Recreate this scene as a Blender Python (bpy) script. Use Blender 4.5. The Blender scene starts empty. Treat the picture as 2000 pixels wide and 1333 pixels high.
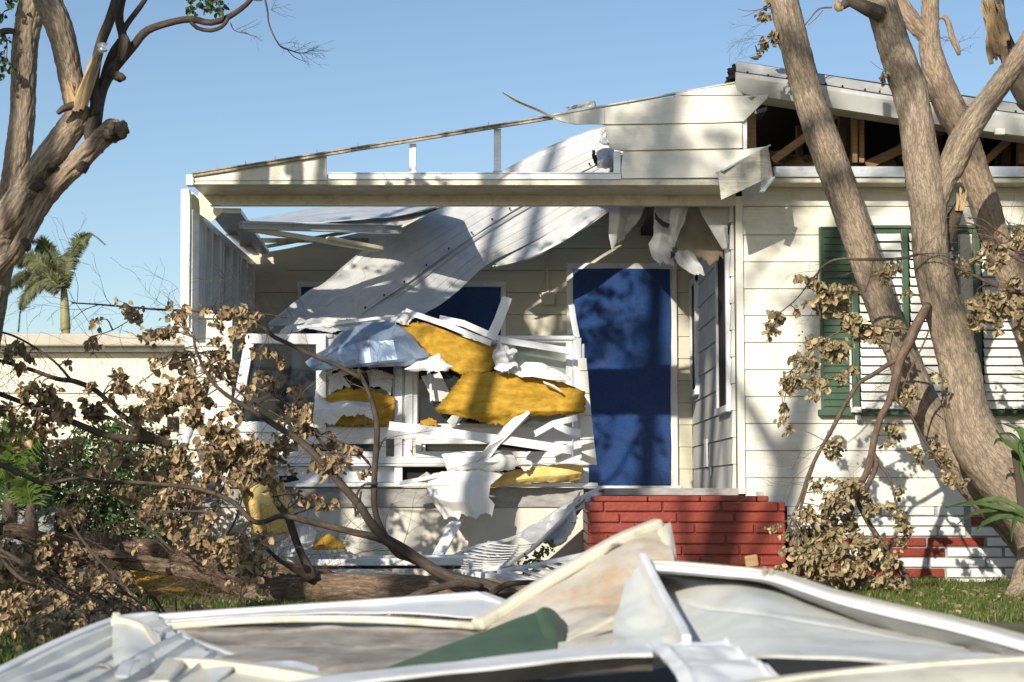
import bpy, bmesh, math, random
from mathutils import Vector, noise, Matrix
R = math.radians
rnd = random.Random(7)
scene = bpy.context.scene
col = scene.collection

# ------------------------------------------------------------------ camera
CAM_Z = 0.68
TILT = R(4.79)
FPX = 3500.0                       # focal length in pixels of the 2000 px wide photograph
cam_data = bpy.data.cameras.new("camera"); cam = bpy.data.objects.new("camera", cam_data); col.objects.link(cam)
cam.location = (0, 0, CAM_Z); cam.rotation_euler = (R(90) + TILT, 0, 0)
cam_data.sensor_width = 36.0; cam_data.lens = FPX / 2000 * 36
cam_data.clip_start = 0.1; cam_data.clip_end = 2000
cam_data.dof.use_dof = True; cam_data.dof.focus_distance = 13.3; cam_data.dof.aperture_fstop = 5.6
scene.camera = cam

# ------------------------------------------------------------------ light
SUN = Vector((0.42, 1.0, -0.46)).normalized()       # travel direction of the sunlight
world = bpy.data.worlds.new("World"); scene.world = world; world.use_nodes = True
wn = world.node_tree; bg = wn.nodes["Background"]
sky = wn.nodes.new("ShaderNodeTexSky"); sky.sky_type = 'NISHITA'; sky.sun_disc = False
sky.sun_elevation = math.asin(-SUN.z); sky.sun_rotation = math.atan2(-SUN.x, -SUN.y)
sky.air_density = 1.0; sky.dust_density = 0.5; sky.ozone_density = 2.2
wn.links.new(sky.outputs[0], bg.inputs[0]); bg.inputs[1].default_value = 0.115
sd = bpy.data.lights.new("sun", 'SUN'); sd.energy = 4.9; sd.angle = R(0.5); sd.color = (1.0, 0.92, 0.78)
so = bpy.data.objects.new("sun", sd); col.objects.link(so)
so.rotation_euler = SUN.to_track_quat('-Z', 'Y').to_euler(); so.location = (-8, -10, 12)
scene.view_settings.view_transform = 'Standard'; scene.view_settings.look = 'None'
scene.view_settings.exposure = 0.15; scene.view_settings.gamma = 1.0

# ------------------------------------------------------------------ helpers
_ct, _st = math.cos(TILT), math.sin(TILT)
def P(px, py, Y):
    a = (px - 1000) / FPX; b = (666.5 - py) / FPX
    k = Y / (_ct - b * _st)
    return Vector((a * k, Y, CAM_Z + k * (_st + b * _ct)))
def XP(px, Y, py=600): return P(px, py, Y).x
def ZP(py, Y): return P(1000, py, Y).z
def PR(r, Y): return r * Y / FPX            # a length of r photograph pixels at distance Y

class MB:
    def __init__(s): s.v = []; s.f = []; s.a = []
    def add(s, vs, fs):
        o = len(s.v); s.v += [tuple(p) for p in vs]; s.f += [tuple(i + o for i in f) for f in fs]
    def hexa(s, c):                          # 8 corners: bottom ring 0-3, top ring 4-7
        s.add(c, [(3,2,1,0),(4,5,6,7),(0,1,5,4),(1,2,6,5),(2,3,7,6),(3,0,4,7)])
    def box(s, x0, x1, y0, y1, z0, z1):
        s.hexa([(x0,y0,z0),(x1,y0,z0),(x1,y1,z0),(x0,y1,z0),(x0,y0,z1),(x1,y0,z1),(x1,y1,z1),(x0,y1,z1)])
    def pbox(s, px0, py0, px1, py1, Y, d):   # box whose front face covers these photograph pixels at distance Y
        m = (py0 + py1) / 2
        s.box(XP(px0, Y, m), XP(px1, Y, m), Y, Y + d, ZP(py1, Y), ZP(py0, Y))
    def bar(s, p0, p1, w, h, up=(0,0,1)):    # w across, h along up
        p0 = Vector(p0); p1 = Vector(p1); t = (p1 - p0).normalized(); up = Vector(up)
        sd_ = t.cross(up)
        if sd_.length < 1e-4: sd_ = t.cross(Vector((1,0,0)))
        sd_.normalize(); u = sd_.cross(t).normalized()
        c = []
        for p in (p0, p1):
            c += [p - sd_*w/2 - u*h/2, p + sd_*w/2 - u*h/2, p + sd_*w/2 + u*h/2, p - sd_*w/2 + u*h/2]
        s.hexa(c)
    def ppoly(s, pts, Y, d):                 # prism from a photograph outline at distance Y (clockwise on the photograph), thickness d
        n = len(pts)
        fr = [P(x, y, Y) for x, y in pts]; bk = [p + Vector((0, d, 0)) for p in fr]
        s.add(fr + bk, [tuple(range(n)), tuple(range(2*n-1, n-1, -1))] + [(i, i+n, (i+1) % n + n, (i+1) % n) for i in range(n)])
    def build(s, name, m, parent=None, smooth=False, bevel=0, solid=0):
        me = bpy.data.meshes.new(name); me.from_pydata(s.v, [], s.f); me.validate()
        bm = bmesh.new(); bm.from_mesh(me)
        if not solid and len(s.f) < 60000 and not s.a: bmesh.ops.recalc_face_normals(bm, faces=bm.faces)
        bm.to_mesh(me); bm.free()
        if smooth: me.polygons.foreach_set('use_smooth', [True] * len(me.polygons))
        if s.a and len(s.a) == len(me.vertices):
            at = me.attributes.new('bark', 'FLOAT_VECTOR', 'POINT')
            at.data.foreach_set('vector', [c for q in s.a for c in q])
        me.materials.append(m)
        o = bpy.data.objects.new(name, me); col.objects.link(o)
        if parent: o.parent = parent; o.matrix_parent_inverse = Matrix.Translation(-parent.location)
        if solid:
            md = o.modifiers.new('solid', 'SOLIDIFY'); md.thickness = solid; md.offset = 0
            if smooth: md = o.modifiers.new('split', 'EDGE_SPLIT'); md.split_angle = R(40)
        if bevel:
            md = o.modifiers.new('bevel', 'BEVEL'); md.width = bevel; md.segments = 2; md.limit_method = 'ANGLE'; md.angle_limit = R(50)
            md.harden_normals = False
        return o
def tag(o, label=None, cat=None, group=None, kind=None):
    if cat and not kind: kind = 'thing'
    if label: o['label'] = label
    if cat: o['category'] = cat
    if group: o['group'] = group
    if kind: o['kind'] = kind
    return o
def combine(name, parts, parent=None, bevel=0):
    """one mesh from several (builder, material) pairs"""
    q = MB(); idx = []
    for i, (mb, m) in enumerate(parts): q.add(mb.v, mb.f); idx += [i]*len(mb.f)
    me = bpy.data.meshes.new(name); me.from_pydata(q.v, [], q.f)
    for _, m in parts: me.materials.append(m)
    me.polygons.foreach_set('material_index', idx)
    o = bpy.data.objects.new(name, me); col.objects.link(o)
    if parent: o.parent = parent; o.matrix_parent_inverse = Matrix.Translation(-parent.location)
    if bevel:
        md = o.modifiers.new('bevel', 'BEVEL'); md.width = bevel; md.segments = 2; md.limit_method = 'ANGLE'; md.angle_limit = R(50)
    return o
def thing(name, label, cat, loc=(0,0,0), group=None):
    o = bpy.data.objects.new(name, None); col.objects.link(o); o.location = loc; o.empty_display_size = .1
    return tag(o, label, cat, group)

def cr(p0, p1, p2, p3, t):                   # Catmull-Rom
    return ((p1*2) + (p2-p0)*t + (p0*2-p1*5+p2*4-p3)*t*t + (p1*3-p0-p2*3+p3)*t*t*t) * 0.5
def spline(pts, n):
    if len(pts) == 2: return [pts[0].lerp(pts[1], i/(n-1)) for i in range(n)]
    out = []; m = len(pts) - 1
    for i in range(n):
        u = i / (n-1) * m; k = min(int(u), m-1); t = u - k
        p1, p2 = pts[k], pts[k+1]
        p0 = pts[k-1] if k > 0 else p1*2 - p2
        p3 = pts[k+2] if k+2 <= m else p2*2 - p1
        out.append(cr(p0, p1, p2, p3, t))
    return out
def V4(x, y, z, w): return Vector((x, y, z, w))
def patch(rows, nu, nv, crumple=0.0, cs=6.0, rib=None, ragged=0.0, seed=0, mb=None, linear=False, fold=0.0, torn=0.0):
    """smooth sheet through rows of (px,py,Y) control points; rows run across, the points of a row run along"""
    pr = [[P(*q) for q in r] for r in rows]
    def sp(p, n):
        if not linear: return spline(p, n)
        out = []; m = len(p) - 1
        for i in range(n):
            u = i/(n-1)*m; k = min(int(u), m-1); out.append(p[k].lerp(p[k+1], u-k))
        return out
    rs = [sp(r, nu) for r in pr]
    G = []
    for i in range(nu):
        G.append(sp([r[i] for r in rs], nv))
    off = Vector((seed*7.3, seed*3.1, seed*1.7))
    N = [[None]*nv for _ in range(nu)]
    for i in range(nu):
        for j in range(nv):
            a = G[min(i+1, nu-1)][j] - G[max(i-1, 0)][j]; b = G[i][min(j+1, nv-1)] - G[i][max(j-1, 0)]
            n = a.cross(b)
            N[i][j] = n.normalized() if n.length > 1e-9 else Vector((0,-1,0))
            if N[i][j].y > 0: N[i][j] = -N[i][j]
    if torn:
        for i in range(nu):
            for e, f in ((nv-1, nv-2), (0, 1)):
                D = G[i][e] - G[i][f]
                if D.length < 1e-9: continue
                D.normalize(); q = G[i][e]*9 + off; t = torn*(noise.noise(q) + .6*noise.noise(q*3) + .35*noise.noise(q*9)) * (1 if e else .35)
                for k in range(nv):
                    w = (1 - abs(k-e)/(nv*.45))
                    if w > 0: G[i][k] = G[i][k] + D*t*w*w
    vs = []
    for i in range(nu):
        for j in range(nv):
            p = G[i][j].copy(); d = 0
            if crumple: d += crumple * noise.noise(p*cs + off) + crumple*.45*noise.noise(p*cs*2.7 + off)
            if fold: d += fold * (abs(noise.noise(p*cs*.8 + off*2))*2 - .4) + fold*.5*(abs(noise.noise(p*cs*2.1 - off))*2-.4)
            if rib: d += rib(j/(nv-1), i/(nu-1))
            if ragged and (i in (0, nu-1) or j in (0, nv-1)):
                c = G[nu//2][nv//2]; e = (c - p)
                if e.length > 1e-6: p = p + e.normalized() * ragged * abs(noise.noise(p*23 + off)) * 2.5
            vs.append(p + N[i][j]*d)
    fs = [(i*nv+j, (i+1)*nv+j, (i+1)*nv+j+1, i*nv+j+1) for i in range(nu-1) for j in range(nv-1)]
    mb = mb or MB(); mb.add(vs, fs)
    return mb
def sweep(mb, pts, w, h, up=(0,0,1), n=24, prof=None):
    """profile swept along a smooth path; w across, h along up"""
    pts = spline([Vector(p) for p in pts], n) if n else [Vector(p) for p in pts]
    n = len(pts); up = Vector(up)
    prof = prof or [(-w/2,-h/2),(w/2,-h/2),(w/2,h/2),(-w/2,h/2)]
    k = len(prof); vs = []
    for i, p in enumerate(pts):
        t = (pts[min(i+1, n-1)] - pts[max(i-1, 0)]).normalized(); s = t.cross(up)
        if s.length < 1e-4: s = t.cross(Vector((1,0,0)))
        s.normalize(); u = s.cross(t)
        vs += [p + s*a + u*b for a, b in prof]
    fs = [(i*k+j, i*k+(j+1) % k, (i+1)*k+(j+1) % k, (i+1)*k+j) for i in range(n-1) for j in range(k)]
    fs += [tuple(range(k-1, -1, -1)), tuple((n-1)*k+j for j in range(k))]
    mb.add(vs, fs); return mb
def tube(mb, pts, seg=12, gnarl=0.06, step=0.05, cap=True, furrow=0.0):
    """tapered round limb through Vector4(x,y,z,r); records the bark coordinate of every vertex"""
    pts = [V4(*p) if not isinstance(p, Vector) else p for p in pts]
    L = sum((Vector(pts[i+1][:3]) - Vector(pts[i][:3])).length for i in range(len(pts)-1))
    n = max(4, int(L/step)+2); sp = spline(pts, n)
    c = [Vector(p[:3]) for p in sp]; o = len(mb.v); ph = rnd.uniform(0, 50); s_ = 0
    t = (c[1]-c[0]).normalized(); ref = t.orthogonal().normalized()
    for i, p in enumerate(c):
        t = (c[min(i+1, n-1)] - c[max(i-1, 0)])
        if t.length < 1e-9: t = Vector((0,0,1))
        t.normalize(); ref = (ref - t*ref.dot(t)).normalized(); b = t.cross(ref)
        r = max(sp[i][3], 0.0008)
        if i: s_ += (p - c[i-1]).length
        for j in range(seg):
            a = 2*math.pi*j/seg; dr = ref*math.cos(a) + b*math.sin(a)
            g = 1 + gnarl*noise.noise(dr*1.6 + Vector((ph, s_*3.0, 0))) + gnarl*.6*noise.noise(dr*4 + Vector((ph, s_*9, 5)))
            if furrow:
                bp = Vector((math.cos(a)*r, math.sin(a)*r, (s_+ph)*.2))*62
                g -= furrow/r*(1-min(1, abs(noise.noise(bp))*3.2)) - furrow/r*.5*noise.noise(bp*2.3)
            q = p + dr*r*g
            mb.v.append(tuple(q)); mb.a.append((math.cos(a)*r, math.sin(a)*r, s_ + ph))
    for i in range(n-1):
        for j in range(seg):
            mb.f.append((o+i*seg+j, o+i*seg+(j+1) % seg, o+(i+1)*seg+(j+1) % seg, o+(i+1)*seg+j))
    if cap:
        mb.f.append(tuple(o+j for j in range(seg-1, -1, -1))); mb.f.append(tuple(o+(n-1)*seg+j for j in range(seg)))
    return c
def ppts(l, Yd=None):                        # (px,py,Y,r px) -> Vector4
    out = []
    for q in l:
        x, y, Y, r = q if len(q) == 4 else (q[0], q[1], Yd, q[2])
        v = P(x, y, Y); out.append(V4(v.x, v.y, v.z, PR(r, Y)))
    return out

# ------------------------------------------------------------------ materials
def M(name, c1, c2=None, scale=4.0, rough=0.6, metal=0.0, bump=0.0, bscale=30.0, stretch=(1,1,1), spec=0.5,
      stain=None, stain_scale=1.5, stain_amt=0.5, trans=0.0, island=0.0, attr=None, fine=0.0, contrast=(.35,.65), cell=None, coat=0.0, mask=None):
    m = bpy.data.materials.new(name); m.use_nodes = True; nt = m.node_tree; N = nt.nodes; L = nt.links
    b = N['Principled BSDF']; c2 = c2 or c1
    if attr:
        tc = N.new('ShaderNodeAttribute'); tc.attribute_name = attr; src = tc.outputs['Vector']
    else:
        tc = N.new('ShaderNodeNewGeometry'); src = tc.outputs['Position']
    mp = N.new('ShaderNodeMapping'); mp.inputs['Scale'].default_value = stretch; L.new(src, mp.inputs[0]); vec = mp.outputs[0]
    n1 = N.new('ShaderNodeTexNoise'); n1.inputs['Scale'].default_value = scale; n1.inputs['Detail'].default_value = 7; n1.inputs['Roughness'].default_value = .62
    L.new(vec, n1.inputs['Vector'])
    cr_ = N.new('ShaderNodeValToRGB'); cr_.color_ramp.elements[0].position = contrast[0]; cr_.color_ramp.elements[1].position = contrast[1]
    cr_.color_ramp.elements[0].color = (*c1, 1); cr_.color_ramp.elements[1].color = (*c2, 1)
    L.new(n1.outputs['Fac'], cr_.inputs[0]); out = cr_.outputs[0]
    if stain:
        n2 = N.new('ShaderNodeTexNoise'); n2.inputs['Scale'].default_value = stain_scale; n2.inputs['Detail'].default_value = 9; n2.inputs['Roughness'].default_value = .7
        L.new(src, n2.inputs['Vector'])
        r2 = N.new('ShaderNodeMapRange'); r2.inputs[1].default_value = .5; r2.inputs[2].default_value = .72; r2.inputs[4].default_value = stain_amt
        L.new(n2.outputs['Fac'], r2.inputs[0])
        mx = N.new('ShaderNodeMixRGB'); mx.inputs[2].default_value = (*stain, 1); L.new(r2.outputs[0], mx.inputs[0]); L.new(out, mx.inputs[1]); out = mx.outputs[0]
    if island:
        g = N.new('ShaderNodeNewGeometry'); hs = N.new('ShaderNodeHueSaturation')
        r3 = N.new('ShaderNodeMapRange'); r3.inputs[3].default_value = 1-island; r3.inputs[4].default_value = 1+island
        L.new(g.outputs['Random Per Island'], r3.inputs[0]); L.new(r3.outputs[0], hs.inputs['Value'])
        r4 = N.new('ShaderNodeMath'); r4.operation = 'MULTIPLY'; r4.inputs[1].default_value = 7.31; L.new(g.outputs['Random Per Island'], r4.inputs[0])
        r5 = N.new('ShaderNodeMath'); r5.operation = 'FRACT'; L.new(r4.outputs[0], r5.inputs[0])
        r6 = N.new('ShaderNodeMapRange'); r6.inputs[3].default_value = .5-island*.018; r6.inputs[4].default_value = .5+island*.03
        L.new(r5.outputs[0], r6.inputs[0]); L.new(r6.outputs[0], hs.inputs['Hue'])
        L.new(out, hs.inputs['Color']); out = hs.outputs[0]
    hgt = None
    if cell:                                  # bark plates
        vo = N.new('ShaderNodeTexVoronoi'); vo.feature = 'DISTANCE_TO_EDGE'; vo.inputs['Scale'].default_value = cell[0]
        wn_ = N.new('ShaderNodeTexNoise'); wn_.inputs['Scale'].default_value = cell[0]*.6; wn_.inputs['Detail'].default_value = 4
        L.new(vec, wn_.inputs['Vector'])
        va = N.new('ShaderNodeVectorMath'); va.operation = 'MULTIPLY_ADD'; L.new(wn_.outputs['Color'], va.inputs[0]); va.inputs[1].default_value = (cell[1],)*3; L.new(vec, va.inputs[2])
        L.new(va.outputs[0], vo.inputs['Vector'])
        r7 = N.new('ShaderNodeMapRange'); r7.inputs[1].default_value = 0; r7.inputs[2].default_value = .22; L.new(vo.outputs['Distance'], r7.inputs[0])
        mx = N.new('ShaderNodeMixRGB'); mx.blend_type = 'MULTIPLY'; mx.inputs[0].default_value = cell[2]
        L.new(out, mx.inputs[1]); L.new(r7.outputs[0], mx.inputs[2]); out = mx.outputs[0]; hgt = r7.outputs[0]
    L.new(out, b.inputs['Base Color'])
    b.inputs['Roughness'].default_value = rough; b.inputs['Metallic'].default_value = metal
    b.inputs['Specular IOR Level'].default_value = spec; b.inputs['Coat Weight'].default_value = coat
    if bump:
        n3 = N.new('ShaderNodeTexNoise'); n3.inputs['Scale'].default_value = bscale; n3.inputs['Detail'].default_value = 8; n3.inputs['Roughness'].default_value = .6
        L.new(vec, n3.inputs['Vector']); h = n3.outputs['Fac']
        if hgt:
            ad = N.new('ShaderNodeMath'); ad.operation = 'MULTIPLY_ADD'; L.new(hgt, ad.inputs[0]); ad.inputs[1].default_value = 1.1; L.new(h, ad.inputs[2]); h = ad.outputs[0]
        bp = N.new('ShaderNodeBump'); bp.inputs['Strength'].default_value = min(1, bump*20 if bump < .05 else 1); bp.inputs['Distance'].default_value = bump
        L.new(h, bp.inputs['Height']); L.new(bp.outputs[0], b.inputs['Normal'])
    if trans:
        tr = N.new('ShaderNodeBsdfTranslucent'); L.new(out, tr.inputs[0]); ms = N.new('ShaderNodeMixShader'); ms.inputs[0].default_value = trans
        L.new(b.outputs[0], ms.inputs[1]); L.new(tr.outputs[0], ms.inputs[2]); L.new(ms.outputs[0], N['Material Output'].inputs[0])
    return m

m_siding = M('cream_siding', (.73,.71,.615), (.80,.785,.70), 3, .55, bump=.0015, bscale=14, stretch=(1,6,14), stain=(.47,.43,.33), stain_amt=.5, stain_scale=6)
m_cream = M('cream_paint', (.66,.62,.44), (.74,.70,.52), 6, .45, bump=.0008, bscale=20, stain=(.35,.30,.2), stain_amt=.4, stain_scale=4)
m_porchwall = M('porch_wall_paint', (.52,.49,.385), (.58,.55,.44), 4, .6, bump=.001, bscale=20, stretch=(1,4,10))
m_side = M('shade_greyed_siding', (.52,.52,.49), (.62,.62,.58), 4, .6, bump=.001, bscale=20, stain=(.3,.3,.28), stain_amt=.4)  # greyer siding copy, the side wall's shade put into the colour
m_white = M('white_vinyl', (.66,.68,.70), (.75,.76,.77), 6, .35, bump=.001, bscale=12, stain=(.42,.40,.34), stain_amt=.5, stain_scale=8)
m_alum = M('bare_aluminium', (.60,.62,.65), (.72,.74,.77), 12, .35, metal=.35, bump=.0005, bscale=40, stretch=(1,1,6), stain=(.35,.36,.38), stain_amt=.5, stain_scale=5)
m_roofsheet = M('painted_roof_metal', (.52,.53,.53), (.67,.675,.67), 7, .4, metal=.1, bump=.0015, bscale=5, stain=(.45,.43,.38), stain_amt=.55, stain_scale=3.5)
m_greymetal = M('grey_roof_metal', (.42,.43,.42), (.56,.57,.56), 6, .45, metal=.3, bump=.001, bscale=8, stain=(.30,.30,.28), stain_amt=.5, stain_scale=4)
m_rail = M('weathered_rail', (.20,.17,.12), (.42,.37,.28), 30, .6, bump=.001, bscale=60)
m_stucco = M('stucco', (.64,.60,.52), (.72,.685,.60), 5, .85, bump=.004, bscale=35, stain=(.5,.45,.36), stain_amt=.4, stain_scale=3)
m_concrete = M('concrete', (.26,.25,.235), (.42,.41,.39), 9, .9, bump=.003, bscale=40, stretch=(1,1,3), stain=(.16,.15,.14), stain_amt=.5, stain_scale=4)
m_mortar = M('mortar', (.26,.26,.25), (.36,.36,.345), 10, .95, bump=.003, bscale=60)
m_brickw = M('white_painted_brick', (.76,.76,.73), (.83,.83,.81), 8, .6, bump=.012, bscale=42, stain=(.62,.60,.54), stain_amt=.3, island=.04)
m_brickr = M('red_painted_brick', (.21,.027,.013), (.28,.040,.020), 8, .45, bump=.014, bscale=42, stain=(.19,.03,.02), stain_amt=.4, island=.06)
m_green = M('green_paint', (.04,.085,.05), (.06,.115,.068), 6, .5, bump=.0005, bscale=20)
m_slat = M('louvre_slat', (.76,.76,.71), (.82,.82,.77), 6, .5, island=.03)
m_glass = M('dark_glass', (.008,.014,.022), (.014,.022,.032), 2, .05, spec=.35)
m_paleglass = M('pale_glass', (.30,.34,.28), (.36,.40,.34), 2, .1, spec=.6)
m_dark = M('dark_void', (.012,.012,.012), None, 2, .9)
m_greendull = M('faded_green_sheet', (.055,.095,.05), (.08,.13,.07), 5, .55, bump=.001, bscale=12, stain=(.12,.16,.10), stain_amt=.4, stain_scale=6)
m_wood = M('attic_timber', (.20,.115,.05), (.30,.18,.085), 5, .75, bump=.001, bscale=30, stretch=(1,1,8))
m_woodlit = M('lit_timber', (.34,.20,.09), (.45,.28,.14), 5, .7, bump=.001, bscale=30, stretch=(1,1,8))  # lit copy of the attic timber, the light put into its paler colour
m_oldwood = M('weathered_board', (.42,.40,.34), (.62,.60,.52), 7, .8, bump=.002, bscale=30, stretch=(1,1,12), stain=(.16,.08,.05), stain_amt=.8, stain_scale=6)
m_bark = M('bark', (.235,.18,.13), (.46,.37,.275), 40, .9, bump=.009, bscale=140, stretch=(1,1,.2), attr='bark', stain=(.15,.125,.10), stain_amt=.55, stain_scale=5, cell=(85,.02,.42), spec=.15)
m_barkpink = M('warm_bark', (.25,.18,.125), (.47,.365,.265), 40, .9, bump=.008, bscale=140, stretch=(1,1,.2), attr='bark', stain=(.17,.125,.09), stain_amt=.5, stain_scale=5, cell=(85,.02,.36), spec=.15)
m_fallbark = M('fallen_bark', (.14,.095,.065), (.33,.24,.17), 40, .9, bump=.008, bscale=140, stretch=(1,1,.2), attr='bark', stain=(.1,.07,.05), stain_amt=.6, stain_scale=5, cell=(85,.02,.4), spec=.15)
m_brownbark = M('brown_bark', (.10,.065,.045), (.22,.15,.105), 30, .85, bump=.006, bscale=90, stretch=(1,1,.3), attr='bark', cell=(60,.02,.3))
m_darkbark = M('dark_bark', (.05,.036,.026), (.115,.084,.06), 30, .85, bump=.008, bscale=90, stretch=(1,1,.3), attr='bark', cell=(50,.02,.3))
m_twig = M('twig_bark', (.07,.048,.034), (.14,.098,.07), 30, .8, bump=.002, bscale=90, attr='bark')
m_split = M('splintered_wood', (.24,.155,.08), (.54,.39,.215), 34, .8, bump=.006, bscale=60, stretch=(1,1,.15), attr='bark')
m_splitg = M('splintered_wood_flat', (.50,.30,.12), (.66,.44,.21), 12, .8, bump=.005, bscale=60, stretch=(3,3,.4))
m_deadleaf = M('dead_leaf', (.27,.19,.105), (.51,.385,.235), 14, .75, trans=.16, island=.42, spec=.2)
m_deadleaf2 = M('dull_dead_leaf', (.24,.185,.10), (.46,.37,.225), 14, .75, trans=.15, island=.42, spec=.2)
m_leaf = M('green_leaf', (.035,.085,.018), (.075,.14,.03), 9, .45, trans=.2, island=.3)
m_agave = M('agave_leaf', (.045,.09,.025), (.10,.155,.05), 9, .5, trans=.1, island=.2)
m_frond = M('palm_leaf', (.06,.115,.02), (.13,.19,.04), 9, .45, trans=.2, island=.25)
m_farfrond = M('dusty_palm_leaf', (.06,.075,.03), (.15,.15,.065), 6, .6, trans=.15, island=.3)
m_insul = M('yellow_insulation', (.33,.185,.022), (.55,.335,.05), 8, .95, bump=.010, bscale=30, stretch=(1,1,2.6), stain=(.38,.17,.01), stain_amt=.5, stain_scale=5, spec=.1)
m_insulpale = M('pale_insulation', (.68,.46,.13), (.80,.62,.27), 8, .95, bump=.016, bscale=24, stain=(.5,.3,.06), stain_amt=.4, stain_scale=6, spec=.1)
m_insuldull = M('dusty_insulation', (.20,.13,.07), (.34,.25,.14), 8, .95, bump=.015, bscale=24, spec=.1)
m_foil = M('blue_grey_foil', (.24,.33,.47), (.35,.44,.57), 5, .42, metal=.45, bump=.002, bscale=8)
m_cloth = M('white_membrane', (.70,.70,.69), (.78,.775,.76), 6, .8, bump=.003, bscale=25, stain=(.70,.62,.46), stain_amt=.35, stain_scale=5, spec=.2)
m_tatter = M('torn_ceiling_paper', (.62,.62,.61), (.76,.755,.735), 4, .7, bump=.004, bscale=15, stain=(.45,.28,.12), stain_amt=.4, stain_scale=5, trans=.1)
m_kraft = M('tan_ceiling_board', (.36,.29,.20), (.46,.38,.28), 4, .8, bump=.002, bscale=20)
m_grassm = M('grass_blade', (.075,.125,.02), (.19,.22,.055), 5, .6, trans=.25, island=.35)
m_soil = M('lawn_soil', (.07,.085,.025), (.16,.14,.07), 3.2, .95, bump=.02, bscale=14, stain=(.13,.09,.055), stain_amt=.7, stain_scale=.9)
m_panel = M('dusty_panel_paint', (.52,.54,.525), (.63,.645,.625), 3, .45, bump=.003, bscale=7, stain=(.36,.34,.28), stain_amt=.6, stain_scale=7)
m_creampanel = M('cream_panel_paint', (.60,.57,.46), (.70,.67,.56), 6, .4, bump=.002, bscale=12, stain=(.30,.24,.15), stain_amt=.7, stain_scale=9)
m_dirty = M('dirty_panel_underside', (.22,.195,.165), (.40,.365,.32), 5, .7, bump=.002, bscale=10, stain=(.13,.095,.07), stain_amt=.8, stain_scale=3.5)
m_rusty = M('rust_stained_panel', (.44,.40,.34), (.57,.53,.46), 5, .65, bump=.002, bscale=10, stain=(.42,.23,.08), stain_amt=.9, stain_scale=3.4)
m_neigh = M('neighbour_siding', (.76,.70,.56), (.82,.76,.63), 2, .6)
m_neighroof = M('neighbour_fascia', (.46,.42,.35), (.56,.51,.43), 3, .7, stain=(.25,.22,.18), stain_amt=.5)
m_debris = M('grey_debris', (.20,.20,.20), (.5,.5,.5), 20, .8, bump=.01, bscale=30)
# woven tarp
def tarp_mat():
    m = bpy.data.materials.new('blue_tarp'); m.use_nodes = True; nt = m.node_tree; N = nt.nodes; L = nt.links; b = N['Principled BSDF']
    g = N.new('ShaderNodeNewGeometry'); w1 = N.new('ShaderNodeTexWave'); w1.inputs['Scale'].default_value = 70; w1.bands_direction = 'Z'; w1.inputs['Distortion'].default_value = 3; w1.inputs['Detail'].default_value = 2
    w2 = N.new('ShaderNodeTexWave'); w2.inputs['Scale'].default_value = 70; w2.bands_direction = 'X'; w2.inputs['Distortion'].default_value = 3; w2.inputs['Detail'].default_value = 2
    L.new(g.outputs['Position'], w1.inputs[0]); L.new(g.outputs['Position'], w2.inputs[0])
    n = N.new('ShaderNodeTexNoise'); n.inputs['Scale'].default_value = 60; n.inputs['Detail'].default_value = 10; n.inputs['Roughness'].default_value = .7; L.new(g.outputs['Position'], n.inputs['Vector'])
    cr_ = N.new('ShaderNodeValToRGB'); cr_.color_ramp.elements[0].position = .35; cr_.color_ramp.elements[1].position = .7
    cr_.color_ramp.elements[0].color = (.012,.042,.16,1); cr_.color_ramp.elements[1].color = (.026,.085,.27,1); L.new(n.outputs['Fac'], cr_.inputs[0]); L.new(cr_.outputs[0], b.inputs['Base Color'])
    a = N.new('ShaderNodeMath'); a.operation = 'ADD'; L.new(w1.outputs['Fac'], a.inputs[0]); L.new(w2.outputs['Fac'], a.inputs[1])
    a2 = N.new('ShaderNodeMath'); a2.operation = 'MULTIPLY_ADD'; L.new(n.outputs['Fac'], a2.inputs[0]); a2.inputs[1].default_value = 2.5; L.new(a.outputs[0], a2.inputs[2])
    bp = N.new('ShaderNodeBump'); bp.inputs['Strength'].default_value = .5; bp.inputs['Distance'].default_value = .004; L.new(a2.outputs[0], bp.inputs['Height']); L.new(bp.outputs[0], b.inputs['Normal'])
    b.inputs['Roughness'].default_value = .38; b.inputs['Specular IOR Level'].default_value = .5
    return m
m_tarp = tarp_mat()
m_navy = M('navy_felt', (.018,.024,.04), (.03,.038,.06), 8, .8)
# ------------------------------------------------------------------ setting
YF = 13.6; YB = 16.6; YE = 13.12            # front wall, porch back wall, eave front
def ground_z(x, y): return 0.03*noise.noise(Vector((x*.6, y*.6, 0))) + 0.012*noise.noise(Vector((x*3, y*3, 2)))
mb = MB(); gx = [-200,-60,-20,-8] + [-6+.15*i for i in range(81)] + [8,20,60,200]; gy = [-60,-20,-4] + [2+.15*i for i in range(85)] + [18,24,40,80,300,900]
mb.add([(x, y, ground_z(x, y) if -6 <= x <= 6 and 2 < y < 14.6 else 0.0) for x in gx for y in gy],
       [(i*len(gy)+j, (i+1)*len(gy)+j, (i+1)*len(gy)+j+1, i*len(gy)+j+1) for i in range(len(gx)-1) for j in range(len(gy)-1)])
tag(mb.build('ground', m_soil, smooth=True), kind='structure')

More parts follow.
